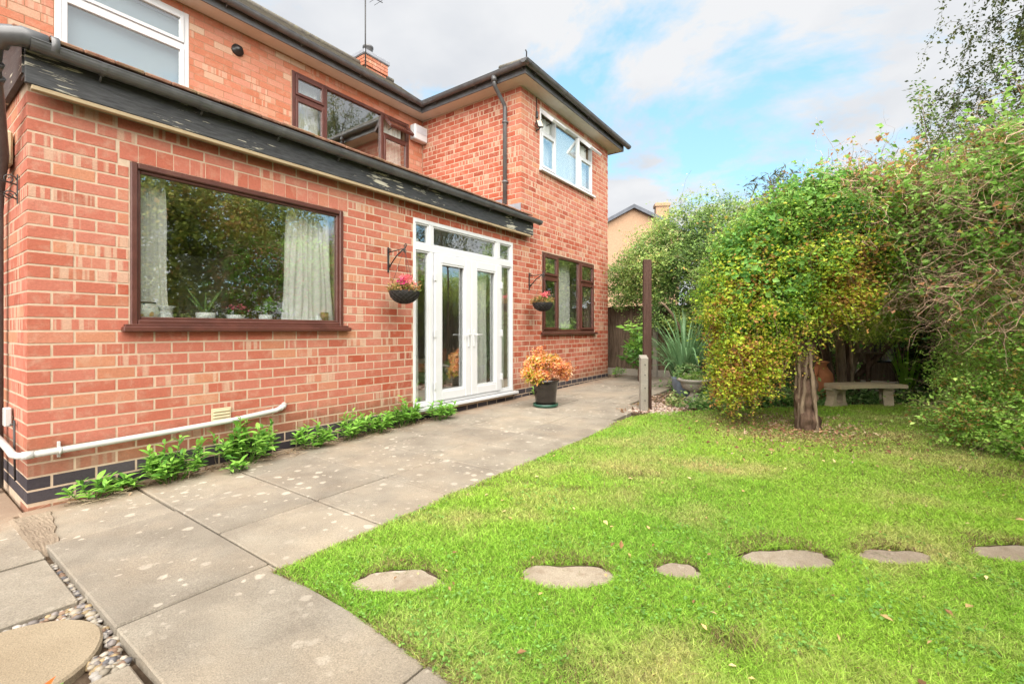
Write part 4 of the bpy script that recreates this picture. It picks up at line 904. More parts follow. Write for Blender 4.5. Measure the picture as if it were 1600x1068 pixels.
#==================================================================== hanging baskets
def hbasket(x,z,r,label,seed,fl):
    global rng
    o=empty('hanging_basket',(x,-.30,z),0,label,'hanging basket','hanging baskets on the front wall')
    h=r*.82; prof=[(r*math.sin(t),-h*math.cos(t)) for t in np.linspace(.02,math.pi/2,10)]; prof+= [(r*.94,0),(r*.6,-.02),(.001,-.02)]
    MB().lathe(prof,28,wob=.015).build('liner',M['basket'],o)
    mb=MB(); mb.lathe([(r*1.0,-.006),(r*1.03,0),(r*1.0,.006),(r*.98,0),(r*1.0,-.006)],28)
    for i in range(16):
        a=i/16*6.283; mb.tube([((r+.004)*math.sin(t)*math.cos(a+t*1.0),(r+.004)*math.sin(t)*math.sin(a+t*1.0),-(h+.004)*math.cos(t)) for t in np.linspace(.15,1.57,9)],.0028,4)
        mb.tube([((r+.004)*math.sin(t)*math.cos(a-t*1.0),(r+.004)*math.sin(t)*math.sin(a-t*1.0),-(h+.004)*math.cos(t)) for t in np.linspace(.15,1.57,9)],.0028,4)
    mb.build('wire_frame',M['iron'],o)
    mb=MB(); top=(0,.0,2.09-z)
    for i in range(3): a=i*2.094+.5; mb.tube([(r*math.cos(a),r*math.sin(a),0),top],.002,4)
    mb.build('chain',M['iron'],o)
    n=900; P=rng.normal(0,1,(n,3))*[r*.5,r*.5,.035]+[0,0,.035]; P[:,2]=np.abs(P[:,2]); rad=np.hypot(P[:,0],P[:,1]); P[:,:2]*=np.minimum(1,r*1.08/rad)[:,None]
    cols=pal([(.18,.28,.05),(.30,.26,.08),(.42,.24,.10),(.34,.18,.08)],[1.2,1.2,1.3,.8],np.arange(n)//9,P,9)
    tw=twigs(P[:90],rng.normal(0,.5,(90,3))+[0,0,.8],.09,.0016,4,.05,.4,(.24,.20,.09))
    cloud_obj('foliage',[leaves(P,.028,cols=cols,asp=.8),tw[:3]],M['leaf'],o)
    parts=[]
    for (fx,fy,fz_,c) in fl:
        q=rng.normal(0,1,(60,3))*[.026,.026,.018]+[fx,fy,fz_]; parts.append(leaves(q,.022,cols=np.array([c])*rng.uniform(.75,1.2,(60,1)),asp=.9))
        s=twigs(np.array([[fx*.6,fy*.6,.03]]),np.array([[fx*.4,fy*.4,fz_-.03]]),fz_-.03,.0025,3,0,.05,(.2,.25,.08)); parts.append(s[:3])
    cloud_obj('flowers',parts,M['hyd'],o)
PK=(.85,.22,.26); MG=(.62,.03,.22); SP=(.85,.36,.32)
hbasket(2.93,1.60,.165,'black woven hanging basket of pink flowers left of the white doors',3,[(-.03,-.05,.14,PK),(.0,-.02,.16,PK),(-.09,-.06,.10,MG),(.05,-.05,.09,SP),(.08,0,.11,PK),(.02,-.08,.07,SP),(.03,.02,.12,SP)])
hbasket(5.88,1.61,.165,'black woven hanging basket between the white doors and the brown window',5,[(-.06,-.06,.12,PK),(.08,-.03,.16,PK),(-.03,-.04,.13,PK)])
#==================================================================== patio
pat=MB(); pat.box(-.040,.50,-7,-.02,-.12,-.058).build('patio',M['soil'],kind='structure'); patio=bpy.data.objects['patio']
def slab(x0,x1,y0,y1,dz=0,parent=patio,mat='slab',name='slab'):
    g=.0055; rot=random.uniform(-.002,.002); za,zb=gz(x0),gz(x1)
    mb=MB(); mb.box(x0+g,x1-g,y0+g,y1-g,-.055,0,.006); mb.v=[(x,y,z+dz+(gz(x))+random.uniform(-.0012,.0012)) for x,y,z in mb.v]
    o=mb.build(name,M[mat],parent); return o
J={0:[0,-.82,-2.0,-3.15,-4.3,-5.4,-6.5],1:[0,-.73,-1.42,-2.13],2:[0,-.55,-1.42,-2.13],3:[0,-.62,-1.25,-2.13],4:[0,-.82,-1.45,-2.13]}
xe=[-.05,.56,1.17,1.76,2.38,2.98,3.58,4.18,4.78]
for i in range(8):
    js=J[0] if i==0 else J[[1,2,1,3,4,1,2][i-1]]
    for a,b in zip(js[:-1],js[1:]):
        dzz=-.012 if (i==0 and a==0) else random.uniform(-.003,.003)
        slab(xe[i],xe[i+1] if i or b>-2.2 else .56,b,a,dzz)
x=4.78; i=0
while x<9.7:
    e=min(x+.61,9.84); js=[[.6,0,-.62,-1.25,-1.9],[.6,0,-.9,-1.55,-1.9]][i%2] if x>9.1 else [[-.0,-.62,-1.25,-2.0],[0,-.9,-1.5,-2.1]][i%2]
    if x>5.7: js=[q for q in js if q>-1.7]+[-1.72]
    if x>5.3 and x<5.7: js[-1]=-2.0
    for a,b in zip(js[:-1],js[1:]): slab(x,e,b,a,random.uniform(-.004,.004))
    x=e; i+=1
# left hand paving, a little lower
lp=MB().box(-3.2,-.042,-7,5,-.14,-.052).build('side_path',M['soil'],kind='structure')
for (x0,x1,y0,y1) in ((-.98,-.062,-.94,-.03),(-.72,-.066,-1.60,-.965),(-.98,-.012,-.03,1.1),(-.98,-.012,1.1,2.2),(-1.9,-1.0,-.94,.6),(-1.9,-.75,-1.6,-.98),(-.68,-.066,-3.3,-2.26),(-1.9,-1.0,.6,2.4),(-.68,-.08,-4.2,-3.3),(-.68,-.08,-5.2,-4.2)):
    slab(x0,x1,y0,y1,-.018,lp)
rp_=MB().prism([(-.375+.305*math.cos(t)*(1+.015*math.sin(3*t)),-1.925+.295*math.sin(t)) for t in np.linspace(0,6.283,41)[:-1]],-.06,-.016,.008).build('round_paver',M['stone'],None); tag(rp_,'large round buff paving stone with pebbles around its edge','round paving stone')
# rough mortar filling at the house corner
mb=MB(); n=26; vs=[];fs=[]
for i in range(n):
    for j in range(n):
        x=-.13+(.27-.16*(j/(n-1)))*i/(n-1)+.03*j/(n-1); y=-.02-.86*j/(n-1); e=min(i,n-1-i,j,n-1-j)/4; vs.append((x+.015*mnoise.noise(Vector((x*9,y*9,1))),y,-.05+min(e,1)*.048+.004*mnoise.noise(Vector((x*30,y*30,0)))+.004*mnoise.noise(Vector((x*110,y*110,0)))-.06*max(0,(x-.02)*3+(-y)*.2-.25)))
for i in range(n-1):
    for j in range(n-1): b=i*n+j; fs.append((b,b+1,b+n+1,b+n))
mb.add(vs,fs); mb.build('rough_mortar',concrete('crumbly_mortar',(.30,.24,.18),(.20,.155,.115),False),patio)
# pebbles
def pebbles(name,centres,parent,n0,cols,smin,smax,kind=None,flat=.6):
    r=random.Random(9); ico=[]; import bmesh
    bm=bmesh.new(); bmesh.ops.create_icosphere(bm,subdivisions=1,radius=1); base=np.array([v.co[:] for v in bm.verts]); F=np.array([[v.index for v in f.verts] for f in bm.faces]); bm.free()
    Vs,Fs,Cs=[],[],[];o=0
    for (x,y,z,sx,sy,k) in centres:
        for i in range(k):
            s=r.uniform(smin,smax); q=base*(1+.16*np.sin(base[:,[1,2,0]]*4+i)); q=q*[s*r.uniform(.8,1.4),s,s*flat]; a=r.uniform(0,6.28); ca,sa=math.cos(a),math.sin(a)
            q=np.stack([q[:,0]*ca-q[:,1]*sa,q[:,0]*sa+q[:,1]*ca,q[:,2]],1)+[x+r.uniform(-sx,sx),y+r.uniform(-sy,sy),z+r.uniform(0,smax*.8)]
            Vs.append(q);Fs.append(F+o);o+=len(q); c=np.array(r.choice(cols))*r.uniform(.75,1.2); Cs.append(np.repeat(c[None],len(q),0))
    me=np_mesh(name,np.concatenate(Vs),np.concatenate(Fs),np.concatenate(Cs),M['pebble'],True); o=link(name,me,parent); o['kind']='stuff'; return o
s=NT('pebble'); M['pebble']=s.finish(s.mix(1.,s.attr().outputs['Color'],s.ramp(s.noise(s.pos(),90,4,.6),[(.3,.8),(.7,1.2)]),'MULTIPLY'),.7,spec=.3)
PC=[(0.260,0.223,0.174),(0.186,0.161,0.149),(0.310,0.273,0.223),(0.211,0.136,0.093),(0.124,0.118,0.124),(0.279,0.205,0.112),(0.341,0.310,0.279)]
pebbles('pebbles',[(-.10,-1.68,-.045,.05,.05,90),(-.06,-1.9,-.046,.012,.16,50),(-.20,-1.63,-.046,.13,.012,50),(-.11,-2.17,-.045,.045,.07,130),(-.45,-2.25,-.062,.3,.04,60),(-.64,-1.75,-.062,.05,.1,60),(-.62,-2.1,-.062,.05,.1,60),(-.052,-1.3,-.050,.008,.3,60)],lp,1,PC,.009,.019)
#==================================================================== foliage pieces of the garden
def trunk(name,pts,rs,mat,parent,n=12,rough=.12,sub=4,knots=0):
    mb=MB(); P_=[Vector(p) for p in pts]; 
    # subdivide by Catmull-Rom
    out=[];ro=[]
    for i in range(len(P_)-1):
        p0=P_[max(i-1,0)];p1=P_[i];p2=P_[i+1];p3=P_[min(i+2,len(P_)-1)]
        for k in range(sub):
            t=k/sub; q=.5*((2*p1)+(-p0+p2)*t+(2*p0-5*p1+4*p2-p3)*t*t+(-p0+3*p1-3*p2+p3)*t**3); out.append(q); ro.append(rs[i]*(1-t)+rs[i+1]*t)
    out.append(P_[-1]); ro.append(rs[-1]); mb.tube(out,ro,n)
    mb.v=[tuple(Vector(v)+Vector((mnoise.noise(Vector(v)*9),mnoise.noise(Vector(v)*9+Vector((5,5,5))),0))*rough*max(rs)) for v in mb.v]
    if knots: mb.v=[tuple(Vector(v)+Vector((mnoise.noise(Vector((v[0]*26,v[1]*26,v[2]*7))),mnoise.noise(Vector((v[0]*26,v[1]*26,v[2]*7+9))),0))*knots) for v in mb.v]
    return mb.build(name,mat,parent)
# --- climber-clad old trunk in the lawn
YG=[(.30,.15,.06),(.50,.26,.08),(.66,.34,.12),(.68,.60,.08),(.60,.68,.07),(.46,.62,.06),(.30,.50,.07),(.18,.34,.06)]
def crown_cap(P,off):
    s_=(P[:,0]+off[0]-5.58)*.582-(P[:,1]+off[1]+4.0)*.813
    z_=np.interp(s_,[-1.5,-1.18,-.95,-.73,-.35,.02,.6,1.5,3],[1.2,1.75,2.10,2.40,2.70,2.92,3.05,3.15,3.3])
    return (P[:,2]+off[2]<z_+rng.normal(0,.06,len(P)))&(s_>np.where(P[:,2]+off[2]<1.25,-.90,-1.02)+rng.normal(0,.05,len(P)))
tr=empty('climber_covered_tree',(5.58,-4.0,0),0,'old trunk on the lawn smothered in yellow green and rusty climbing foliage','tree')
def L3(p): return (p[0]-5.58,p[1]+4.0,p[2])
trunk('trunk',[(0,0,.0),(-.01,.02,.25),(.02,.03,.6),(0,.05,1.0),(.05,.06,1.6),(.02,.1,2.1)],[.135,.10,.095,.09,.085,.07],M['bark'],tr,40,.35,18,.022)
r=random.Random(21)
for i in range(6):
    a=r.uniform(0,6.28); rr=.105; pts=[]; tw=r.choice([-1,1])*r.uniform(.3,2.6); h=r.uniform(.9,1.8)
    for k in range(7):
        t=k/6; ang=a+tw*t; q=rr*(1.12-.40*t)+(.03*math.sin(t*5+i) if i%3==9 else 0); pts.append((q*math.cos(ang),q*math.sin(ang)+.04*t,h*t))
    trunk('climbing_stem',pts,[q*r.uniform(.7,1.4) for q in (.020,.018,.018,.016,.015,.013,.010)],M['bark_pale'],tr,7,.6,5)

blobs=[L3(b[:3])+tuple(b[3:]) for b in [(5.35,-3.10,1.50,.45,.40,.70),(5.30,-3.25,1.05,.42,.40,.55),(5.45,-3.5,1.6,.55,.5,.80),(5.6,-3.95,1.95,.55,.5,.65),(5.65,-3.65,2.15,.55,.5,.5),(5.8,-4.15,2.3,.6,.55,.55),(5.95,-3.9,2.5,.7,.5,.42),(5.4,-3.15,.75,.30,.28,.22),(5.25,-2.9,1.15,.25,.22,.5),(5.75,-4.3,1.55,.35,.3,.3),(6.15,-4.35,2.25,.5,.45,.5),(6.6,-4.6,2.15,.5,.42,.45),(6.25,-4.5,1.75,.35,.3,.25),(5.52,-3.85,1.22,.24,.22,.30),(5.30,-3.22,.55,.34,.30,.34),(5.4,-3.45,.75,.35,.3,.3)]]
P,nr,ix=blob_points(blobs,165000,.60,.20,.060,nclump=3600); kk=crown_cap(P,(5.58,-4,0)); P,nr,ix=P[kk],nr[kk],ix[kk]; cols=pal(YG,[.35,.7,1.0,1.3,1.8,1.6,.9,.5],ix,P,2.2,3)
hi=P[:,2]+rng.normal(0,.28,len(P))+.9*(nz(P[:,0],P[:,1]+P[:,2],2.6,31)-.5)>2.15+.25*np.sin(P[:,0]*7); cols[hi]=pal(GREEN,[1,2,3,2],ix[hi],P[hi],2,5)
tw=twigs(P[:1400],nr[:1400]*.3+rng.normal(0,.6,(1400,3)),.35,.003,5,.05,.5,(.16,.09,.055))
tp=(P[:,2]>1.5); lo_=~tp
cloud_obj('crown',[leaves(P,.030,nr,cols,.62),tw[:3]]+spray_parts(P[tp],nr[tp],420,.36,.036,[(.62,.34,.12),(.60,.62,.10),(.34,.58,.10),(.24,.46,.09)],[.8,1,1.5,1.2],10,.7)+spray_parts(P[lo_],nr[lo_],420,.30,.030,YG,[.3,.7,1,1.3,1.8,1.6,.9,.4],10,-.2,grav=.35),M['leaf'],tr)
# big bramble leaves over the top
P,nr,ix=blob_points([L3(b[:3])+tuple(b[3:]) for b in [(5.55,-3.55,2.15,.60,.50,.40),(5.95,-4.0,2.6,.75,.6,.35),(5.5,-3.5,1.7,.55,.5,.6)]],7500,.9,.12,.07); kk=crown_cap(P,(5.58,-4,-.06)); P,nr,ix=P[kk],nr[kk],ix[kk]; cols=pal([(.10,.26,.05),(.18,.40,.08),(.30,.52,.14)],[1,2,1.5],ix,P,2,7)
cloud_obj('bramble_leaves',[leaves(P,.050,nr,cols,.72)],M['leaf'],tr)
# --- bramble hedge on the right
hd=empty('bramble_hedge',(7,-6.2,0),0,'tall tangled bramble hedge with brown stems along the right side of the lawn','hedge')
H3=lambda b:(b[0]-7,b[1]+6.2,b[2])+tuple(b[3:])
HB=[H3(b) for b in [(6.7,-5.0,2.35,.65,.5,.55),(7.3,-5.3,2.5,.8,.6,.6),(6.4,-5.5,2.6,.8,.6,.6),(6.0,-5.8,2.2,.7,.55,.8),(5.6,-6.1,2.6,.8,.6,.7),(5.2,-6.3,1.9,.7,.5,.8),(6.3,-4.6,2.75,.6,.5,.35),(6.0,-4.3,2.55,.5,.4,.35),(7.9,-5.5,2.3,.7,.6,.8),(4.6,-6.6,2.3,.7,.5,1.0),(6.9,-6.0,1.8,.8,.5,1.2),(8.4,-5.9,1.6,.9,.5,1.3),(6.65,-4.5,2.35,.65,.5,.55),(6.35,-4.75,2.0,.5,.4,.4),(7.1,-4.7,2.5,.6,.5,.45),(5.9,-5.6,1.5,.6,.45,.5)]]
P,nr,ix=blob_points(HB,56000,.55,.15,.06,nclump=2600); cols=pal([(.55,.28,.13),(.60,.46,.11),(.20,.38,.07),(.28,.54,.10),(.40,.66,.16)],[.7,.7,1.6,2.4,1.8],ix,P,1.6,4)
low=(P[:,2]<2.25)&(rng.random(len(P))<.62); P,nr,ix,cols=P[~low],nr[~low],ix[~low],cols[~low]
cloud_obj('foliage',[leaves(P,.046,nr,cols,.7)],M['leaf'],hd)
S,sn,_=blob_points(HB,11500,.55,.15,.15); d=rng.normal(0,1,(len(S),3))*[1,1,.5]+sn*.3; tw=twigs(S,d,.55,.0030,8,.10,1.15,(.50,.33,.24),.5)
cloud_obj('bramble_stems',[tw[:3]],M['twig'],hd)
Q=tw[3][:,2:].reshape(-1,3); node=rng.choice(len(Q),9500); kx=np.repeat(node,5); up_=np.clip((Q[kx][:,2]-1.2)/1.1,.25,1); kp=rng.random(len(kx))<up_; kx=kx[kp]; QP=Q[kx]+rng.normal(0,.035,(len(kx),3))
qc=pal([(.62,.30,.16),(.66,.50,.14),(.22,.42,.08),(.30,.56,.11),(.44,.68,.18)],[.8,.6,1.6,2.4,1.6],kx,QP,1.6,14); qc[QP[:,2]<1.5]*=1.0
cloud_obj('sprays',[leaves(QP,.050,None,qc,.68)],M['leaf'],hd)
for pts in ([(6.05,-5.2,1.6),(6.15,-5.35,1.9),(6.05,-5.4,2.2),(6.2,-5.5,2.6)],[(5.2,-5.9,1.3),(5.4,-5.95,1.8),(5.3,-6.0,2.2),(5.5,-6.1,2.7)],[(6.6,-4.9,2.8),(6.2,-5.2,2.6),(5.9,-5.4,2.3),(5.7,-5.6,1.9)]):
    trunk('thick_stem',[H3(p+(0,))[:3] for p in pts],[.028,.025,.022,.016],M['bark_pale'],hd,8,.4)
# --- tall hedge behind and beside the camera, seen in the windows' reflections
rh=empty('boundary_hedge',(1,-7,0),0,'dense tall mixed hedge along the garden side behind the stepping stones','hedge')
RB=[(x-1+rng.uniform(-.1,.1),-.3+rng.uniform(-.3,.2),1.0+k*1.25,1.0,.7,.95) for k in range(3) for x in np.arange(-4.5,5.2,1.25)]+[(2.0,-.6,4.3,1.3,.8,1.0),(4.6,-.6,4.2,1.2,.8,.9),(-3,-.5,4.2,1.4,.8,.9)]
P,nr,ix=blob_points(RB,120000,.6,.15,.12,zmin=0); cols=pal([(.16,.22,.06),(.32,.40,.09),(.48,.56,.13),(.66,.60,.16),(.58,.38,.14)],[1.5,2,2,1,.6],ix,P,1.3,8)
cloud_obj('foliage',[leaves(P,.085,nr,cols,.6)],M['leaf'],rh)
trunk('stem',[(0,-.3,0),(.1,-.35,1.5),(0,-.3,3.2)],[.09,.07,.04],M['bark'],rh)
# --- low small-leaved shrub at the right, at the foot of the hedge
ls=empty('low_shrub',(5.6,-5.6,0),0,'low spreading small leaved green shrub at the right edge of the lawn','shrub')
O3=lambda b:(b[0]-5.6,b[1]+5.6,b[2])+tuple(b[3:])
LB=[O3(b) for b in [(5.0,-6.0,.35,.5,.42,.42),(5.6,-5.55,.30,.5,.42,.40),(6.2,-5.45,.35,.5,.38,.42),(5.3,-6.0,.75,.55,.4,.45),(6.0,-5.8,.8,.6,.4,.45),(6.8,-5.6,.45,.5,.35,.5),(7.3,-5.7,.8,.5,.35,.7),(4.5,-6.3,.5,.5,.4,.55),(5.75,-5.35,.12,.45,.25,.16),(5.1,-5.75,.12,.45,.25,.16)]]
P,nr,ix=blob_points(LB,66000,.6,.26,.055,nclump=1900,zmin=0); cols=pal([(.40,.24,.08),(.50,.40,.08),(.24,.42,.08),(.34,.58,.10),(.46,.70,.14),(.58,.78,.20)],[.3,.4,2,2.4,2,1],ix,P,2.5,6)
tw=twigs(P[:1500],nr[:1500]+rng.normal(0,.6,(1500,3)),.30,.0022,5,.08,.4,(.28,.20,.11))
cloud_obj('foliage',[leaves(P,.028,nr,cols,.6),tw[:3]]+spray_parts(P,nr,620,.34,.030,[(.62,.36,.12),(.30,.52,.10),(.42,.66,.14),(.56,.74,.20)],[.4,1.5,1.5,1],11,.6),M['leaf'],ls)
# --- evergreen shrub behind the post
sh=empty('cotoneaster_shrub',(9.3,-1.4,0),0,'large round small leaved evergreen shrub overhanging the fence behind the brown post','shrub')
Q3=lambda b:(b[0]-9.3,b[1]+1.4,b[2])+tuple(b[3:])
SB=[Q3(b) for b in [(9.7,-.45,2.35,.5,.5,.6),(9.35,-1.0,2.6,.7,.6,.75),(9.3,-1.7,2.75,.8,.8,.9),(9.0,-2.4,2.6,.8,.7,1.0),(8.8,-2.7,1.7,.7,.6,.9),(9.4,-1.3,1.6,.4,.6,.5),(9.5,-2.1,1.2,.5,.7,.8),(9.6,-.1,2.2,.40,.35,.5)]]
P,nr,ix=blob_points(SB,90000,.62,.22,.075,nclump=2600); cols=pal([(.12,.20,.07),(.20,.33,.09),(.31,.46,.12),(.46,.58,.17),(.58,.48,.20),(.52,.60,.26)],[1.5,2.4,2.2,1.5,.3,.5],ix,P,1.6,9)
tz_=P[:,2]>2.2
cloud_obj('foliage',[leaves(P,.042,nr,cols,.6)]+spray_parts(P[tz_],nr[tz_],260,.55,.040,[(.26,.40,.12),(.42,.54,.18),(.54,.56,.26)],[1,1.4,.7],10,.8),M['leaf'],sh)
trunk('stem',[Q3(p+(0,))[:3] for p in [(9.1,-1.9,0),(8.9,-1.9,.5),(8.9,-1.75,1.0),(8.5,-1.6,1.5),(8.35,-1.45,1.7)]],[.045,.035,.03,.025,.02],M['bark_pale'],sh,8,.3)
# --- airy branches above it
ab=empty('airy_tree',(11.3,-2.0,0),0,'thin twiggy tree with sparse leaves showing against the sky beyond the fence','tree')
trunk('trunk',[(0,0,0),(.05,-.1,1.5),(-.05,0,3.2)],[.08,.06,.03],M['bark'],ab)
st=np.array([[0,0,3.0]]*26+[[-.3,-1.4,3.2]]*14); di=np.concatenate([np.stack([rng.normal(0,.6,26),rng.normal(0,.8,26),rng.uniform(.3,1,26)],1),np.stack([rng.normal(0,.5,14),rng.normal(-.3,.5,14),rng.uniform(.4,1,14)],1)])
t1=twigs(st,di,1.7,.012,9,.10,.28,(.13,.09,.07)); P1=t1[3].reshape(-1,3); P1=P1[P1[:,2]>3.1]; k=rng.integers(0,len(P1),800)
t2=twigs(P1[k],rng.normal(0,1,(800,3))+[0,0,.4],.35,.003,5,.10,.35,(.13,.09,.07)); P2=t2[3][:,1:].reshape(-1,3); k=rng.integers(0,len(P2),5200)
cloud_obj('branches',[t1[:3],t2[:3]],M['twig'],ab)
P=P2[k]+rng.normal(0,.03,(5200,3)); cols=pal([(.05,.08,.03),(.09,.13,.04),(.16,.20,.08)],[1,2,1],k,P); cloud_obj('crown',[leaves(P,.045,None,cols,.4)],M['leaf'],ab)
# --- long leaved spray over the hedge
wl=empty('willow_leaved_shrub',(7.6,-3.6,0),0,'grey green narrow leaved branch standing above the climber covered tree','shrub')
trunk('stem',[(.4,-.2,0),(.3,-.1,1.5),(.2,0,2.6),(-.05,.1,3.1),(-.25,.2,3.5)],[.04,.03,.02,.012,.006],M['bark'],wl,7,.2)
c0=np.array([[-.30,.22,3.55]]); st=np.repeat(np.array([[-.2,.15,3.3]]),9,0); t=twigs(st,rng.normal(0,.5,(9,3))+[0,0,.5],.50,.006,6,.14,.3,(.14,.11,.08)); P=t[3][:,2:].reshape(-1,3); k=rng.integers(0,len(P),320)
P=P[k]+rng.normal(0,.05,(320,3)); cloud_obj('branches',[t[:3]],M['twig'],wl); cloud_obj('crown',[leaves(P,.095,None,np.array([[.11,.13,.085]])*rng.uniform(.6,1.4,(320,1)),.17,droop=.3)],M['leaf'],wl)
# --- feathery shoots above the hedge at the right
fs_=empty('hedge_top_shoots',(7.2,-5.6,0),0,'thin leafy shoots rising above the right hedge under the birch','shrub')
trunk('stem',[(0,-.2,0),(0,-.1,1.5),(-.1,0,2.8)],[.05,.04,.02],M['bark'],fs_)
st=np.stack([rng.uniform(-1.3,1.0,60),rng.uniform(-.5,.7,60),rng.uniform(2.7,3.0,60)],1); t=twigs(st,rng.normal(0,.35,(60,3))+[0,0,1],.85,.005,7,.03,.25,(.17,.11,.08)); P=t[3][:,2:].reshape(-1,3); k=rng.integers(0,len(P),4800)
P=P[k]+rng.normal(0,.05,(4800,3)); cols=pal([(.10,.12,.07),(.12,.22,.04),(.20,.32,.06),(.30,.28,.08)],[1,1.4,1.2,.5],k,P); cloud_obj('branches',[t[:3]],M['twig'],fs_); cloud_obj('foliage',[leaves(P,.042,None,cols,.4)],M['leaf'],fs_)
# --- hanging birch, trunk out of the picture at the right
bt=empty('silver_birch',(12.1,-10.0,0),0,'weeping birch tree hanging into the top right corner of the sky','tree')
trunk('trunk',[(0,0,0),(.1,.1,2),(0,.2,4.5),(-.1,.4,7.5),(-.1,.7,10)],[.20,.17,.14,.09,.03],M['bark'],bt,12)
st=[];di=[]
for i in range(80): st.append((0,.3,rng.uniform(4.3,9.5))); di.append((rng.uniform(-1,.7),rng.uniform(.1,1.2),rng.uniform(.2,.9)))
t1=twigs(np.array(st),np.array(di),3.0,.02,8,.06,.2,(.14,.11,.09)); P1=t1[3][:,3:].reshape(-1,3); k=rng.integers(0,len(P1),1500)
t2=twigs(P1[k],rng.normal(0,.4,(1500,3)),1.15,.0035,8,.55,.12,(.14,.10,.07)); P2=t2[3].reshape(-1,3); k2=rng.integers(0,len(P2),105000); P=P2[k2]+rng.normal(0,.06,(105000,3))
cols=pal([(.09,.12,.04),(.14,.18,.05),(.22,.25,.08),(.32,.28,.10)],[1.5,2,1.2,.4],k2//9,P); cloud_obj('branches',[t1[:3],t2[:3]],M['twig'],bt); cloud_obj('crown',[leaves(P,.055,None,cols,.65,droop=.7)],M['leaf'],bt)
# --- multi-stemmed tree behind the bench
mt=empty('multi_stemmed_tree',(8.75,-4.3,0),0,'many stemmed small tree with feathery green foliage behind the stone bench','tree')
for i,(ax_,ay,tx,ty,h,rr) in enumerate([(-.25,.15,-.5,.4,2.2,.06),(-.1,.0,-.2,.1,2.3,.07),(.05,-.05,.1,-.2,2.4,.08),(.2,-.1,.45,-.5,2.2,.06),(-.35,.2,-.8,.5,1.9,.03),(.0,.12,-.1,.4,2.2,.04),(.3,-.2,.5,-1.0,1.6,.05),(-.15,-.12,-.5,-.1,1.8,.025),(-.45,.3,-.9,.4,1.7,.022)]):
    trunk('trunk',[(ax_,ay,0),(ax_*1.1,ay*1.1,.4),((ax_+tx)/2,(ay+ty)/2,h*.55),(tx,ty,h)],[rr*1.2,rr,rr*.8,rr*.4],M['bark_pale'] if i%2 else M['bark'],mt,8,.3)
P,nr,ix=blob_points([(-.6,-.1,1.75,.5,.45,.35),(-.4,-.6,1.55,.5,.35,.35),(.2,-.4,2.1,.8,.8,.5),(-.5,.4,2.1,.6,.6,.5),(.3,.5,1.9,.6,.6,.8),(-1.2,-.2,1.30,.5,.35,.28),(-.85,-.5,1.2,.35,.3,.22),(-.95,-.05,1.85,.5,.5,.4),(-1.3,.2,2.1,.5,.5,.45)],52000,.5,.2,.07); cols=pal([(.22,.32,.05),(.38,.50,.07),(.52,.64,.11),(.60,.58,.18)],[1.2,2,1.6,.6],ix,P,2)
cloud_obj('crown',[leaves(P,.045,nr,cols,.25,droop=.5)],M['leaf'],mt)
# --- dark shrubs along the end fence
ds=empty('fence_shrub',(9.5,-5.6,0),0,'dark leafy shrub filling the corner beyond the bench and lantern','shrub')
P,nr,ix=blob_points([(0,0,.9,.6,.5,.9),(-.8,-.3,.7,.6,.4,.7),(.1,-.6,1.7,.7,.6,.8),(-1.3,-.35,.5,.5,.4,.5),(-.5,.0,1.9,.7,.6,.5),(.35,1.6,2.2,.4,1.0,.5),(.4,2.8,2.3,.4,.8,.6)],32000,.55,.2,.07,zmin=.02); cols=pal([(.03,.06,.015),(.06,.12,.025),(.10,.19,.04),(.24,.22,.06)],[1.5,2,1.5,.5],ix,P,2)
cloud_obj('foliage',[leaves(P,.06,nr,cols,.7)],M['leaf'],ds); trunk('stem',[(0,0,0),(0,0,.8),(.1,0,1.5)],[.04,.03,.02],M['bark'],ds)
# big pale leaves hanging by the lantern
P=rng.normal(0,1,(260,3))*[.16,.16,.22]+[8.55,-4.95,1.35]; kb=empty('broad_leaved_climber',(8.55,-4.95,1.35),0,'broad bright green leaves hanging in front of the lantern','climber'); P-=np.array([8.55,-4.95,1.35])
cloud_obj('foliage',[leaves(P,.085,None,np.array([[.13,.30,.07]])*rng.uniform(.5,1.3,(260,1)),.8)],M['leaf'],kb)
# --- leafy plant by the fence and post
lb=empty('laurel_bush',(8.85,-.82,.09),0,'glossy green laurel leaves growing between the fence and the brown post','shrub')
trunk('stem',[(0,0,0),(.02,0,.5),(0,.02,1.1)],[.02,.016,.01],M['bark'],lb,6)
P,nr,ix=blob_points([(0,0,.95,.24,.26,.36),(-.1,.05,.55,.2,.2,.2)],520,.4,.2,.05); cloud_obj('foliage',[leaves(P,.12,nr,pal(GREEN,[.5,2,2,1],ix,P),.38)],M['leaf'],lb)
# --- strap leaved clumps
ph=empty('phormium_clump',(8.0,-2.0,.08),0,'big blue green strap leaved clump behind the pots','strap leaved plant'); straps(ph,150,1.5,.05,2.2,M['strap'],spread=1.4,seed=4,base=.16)
ir=empty('iris_clump',(9.25,-5.15,.08),0,'bright lime green sword leaved clump right of the stone bench','iris clump'); straps(ir,46,.85,.035,.6,M['iris'],spread=1.2,seed=8,base=.08)
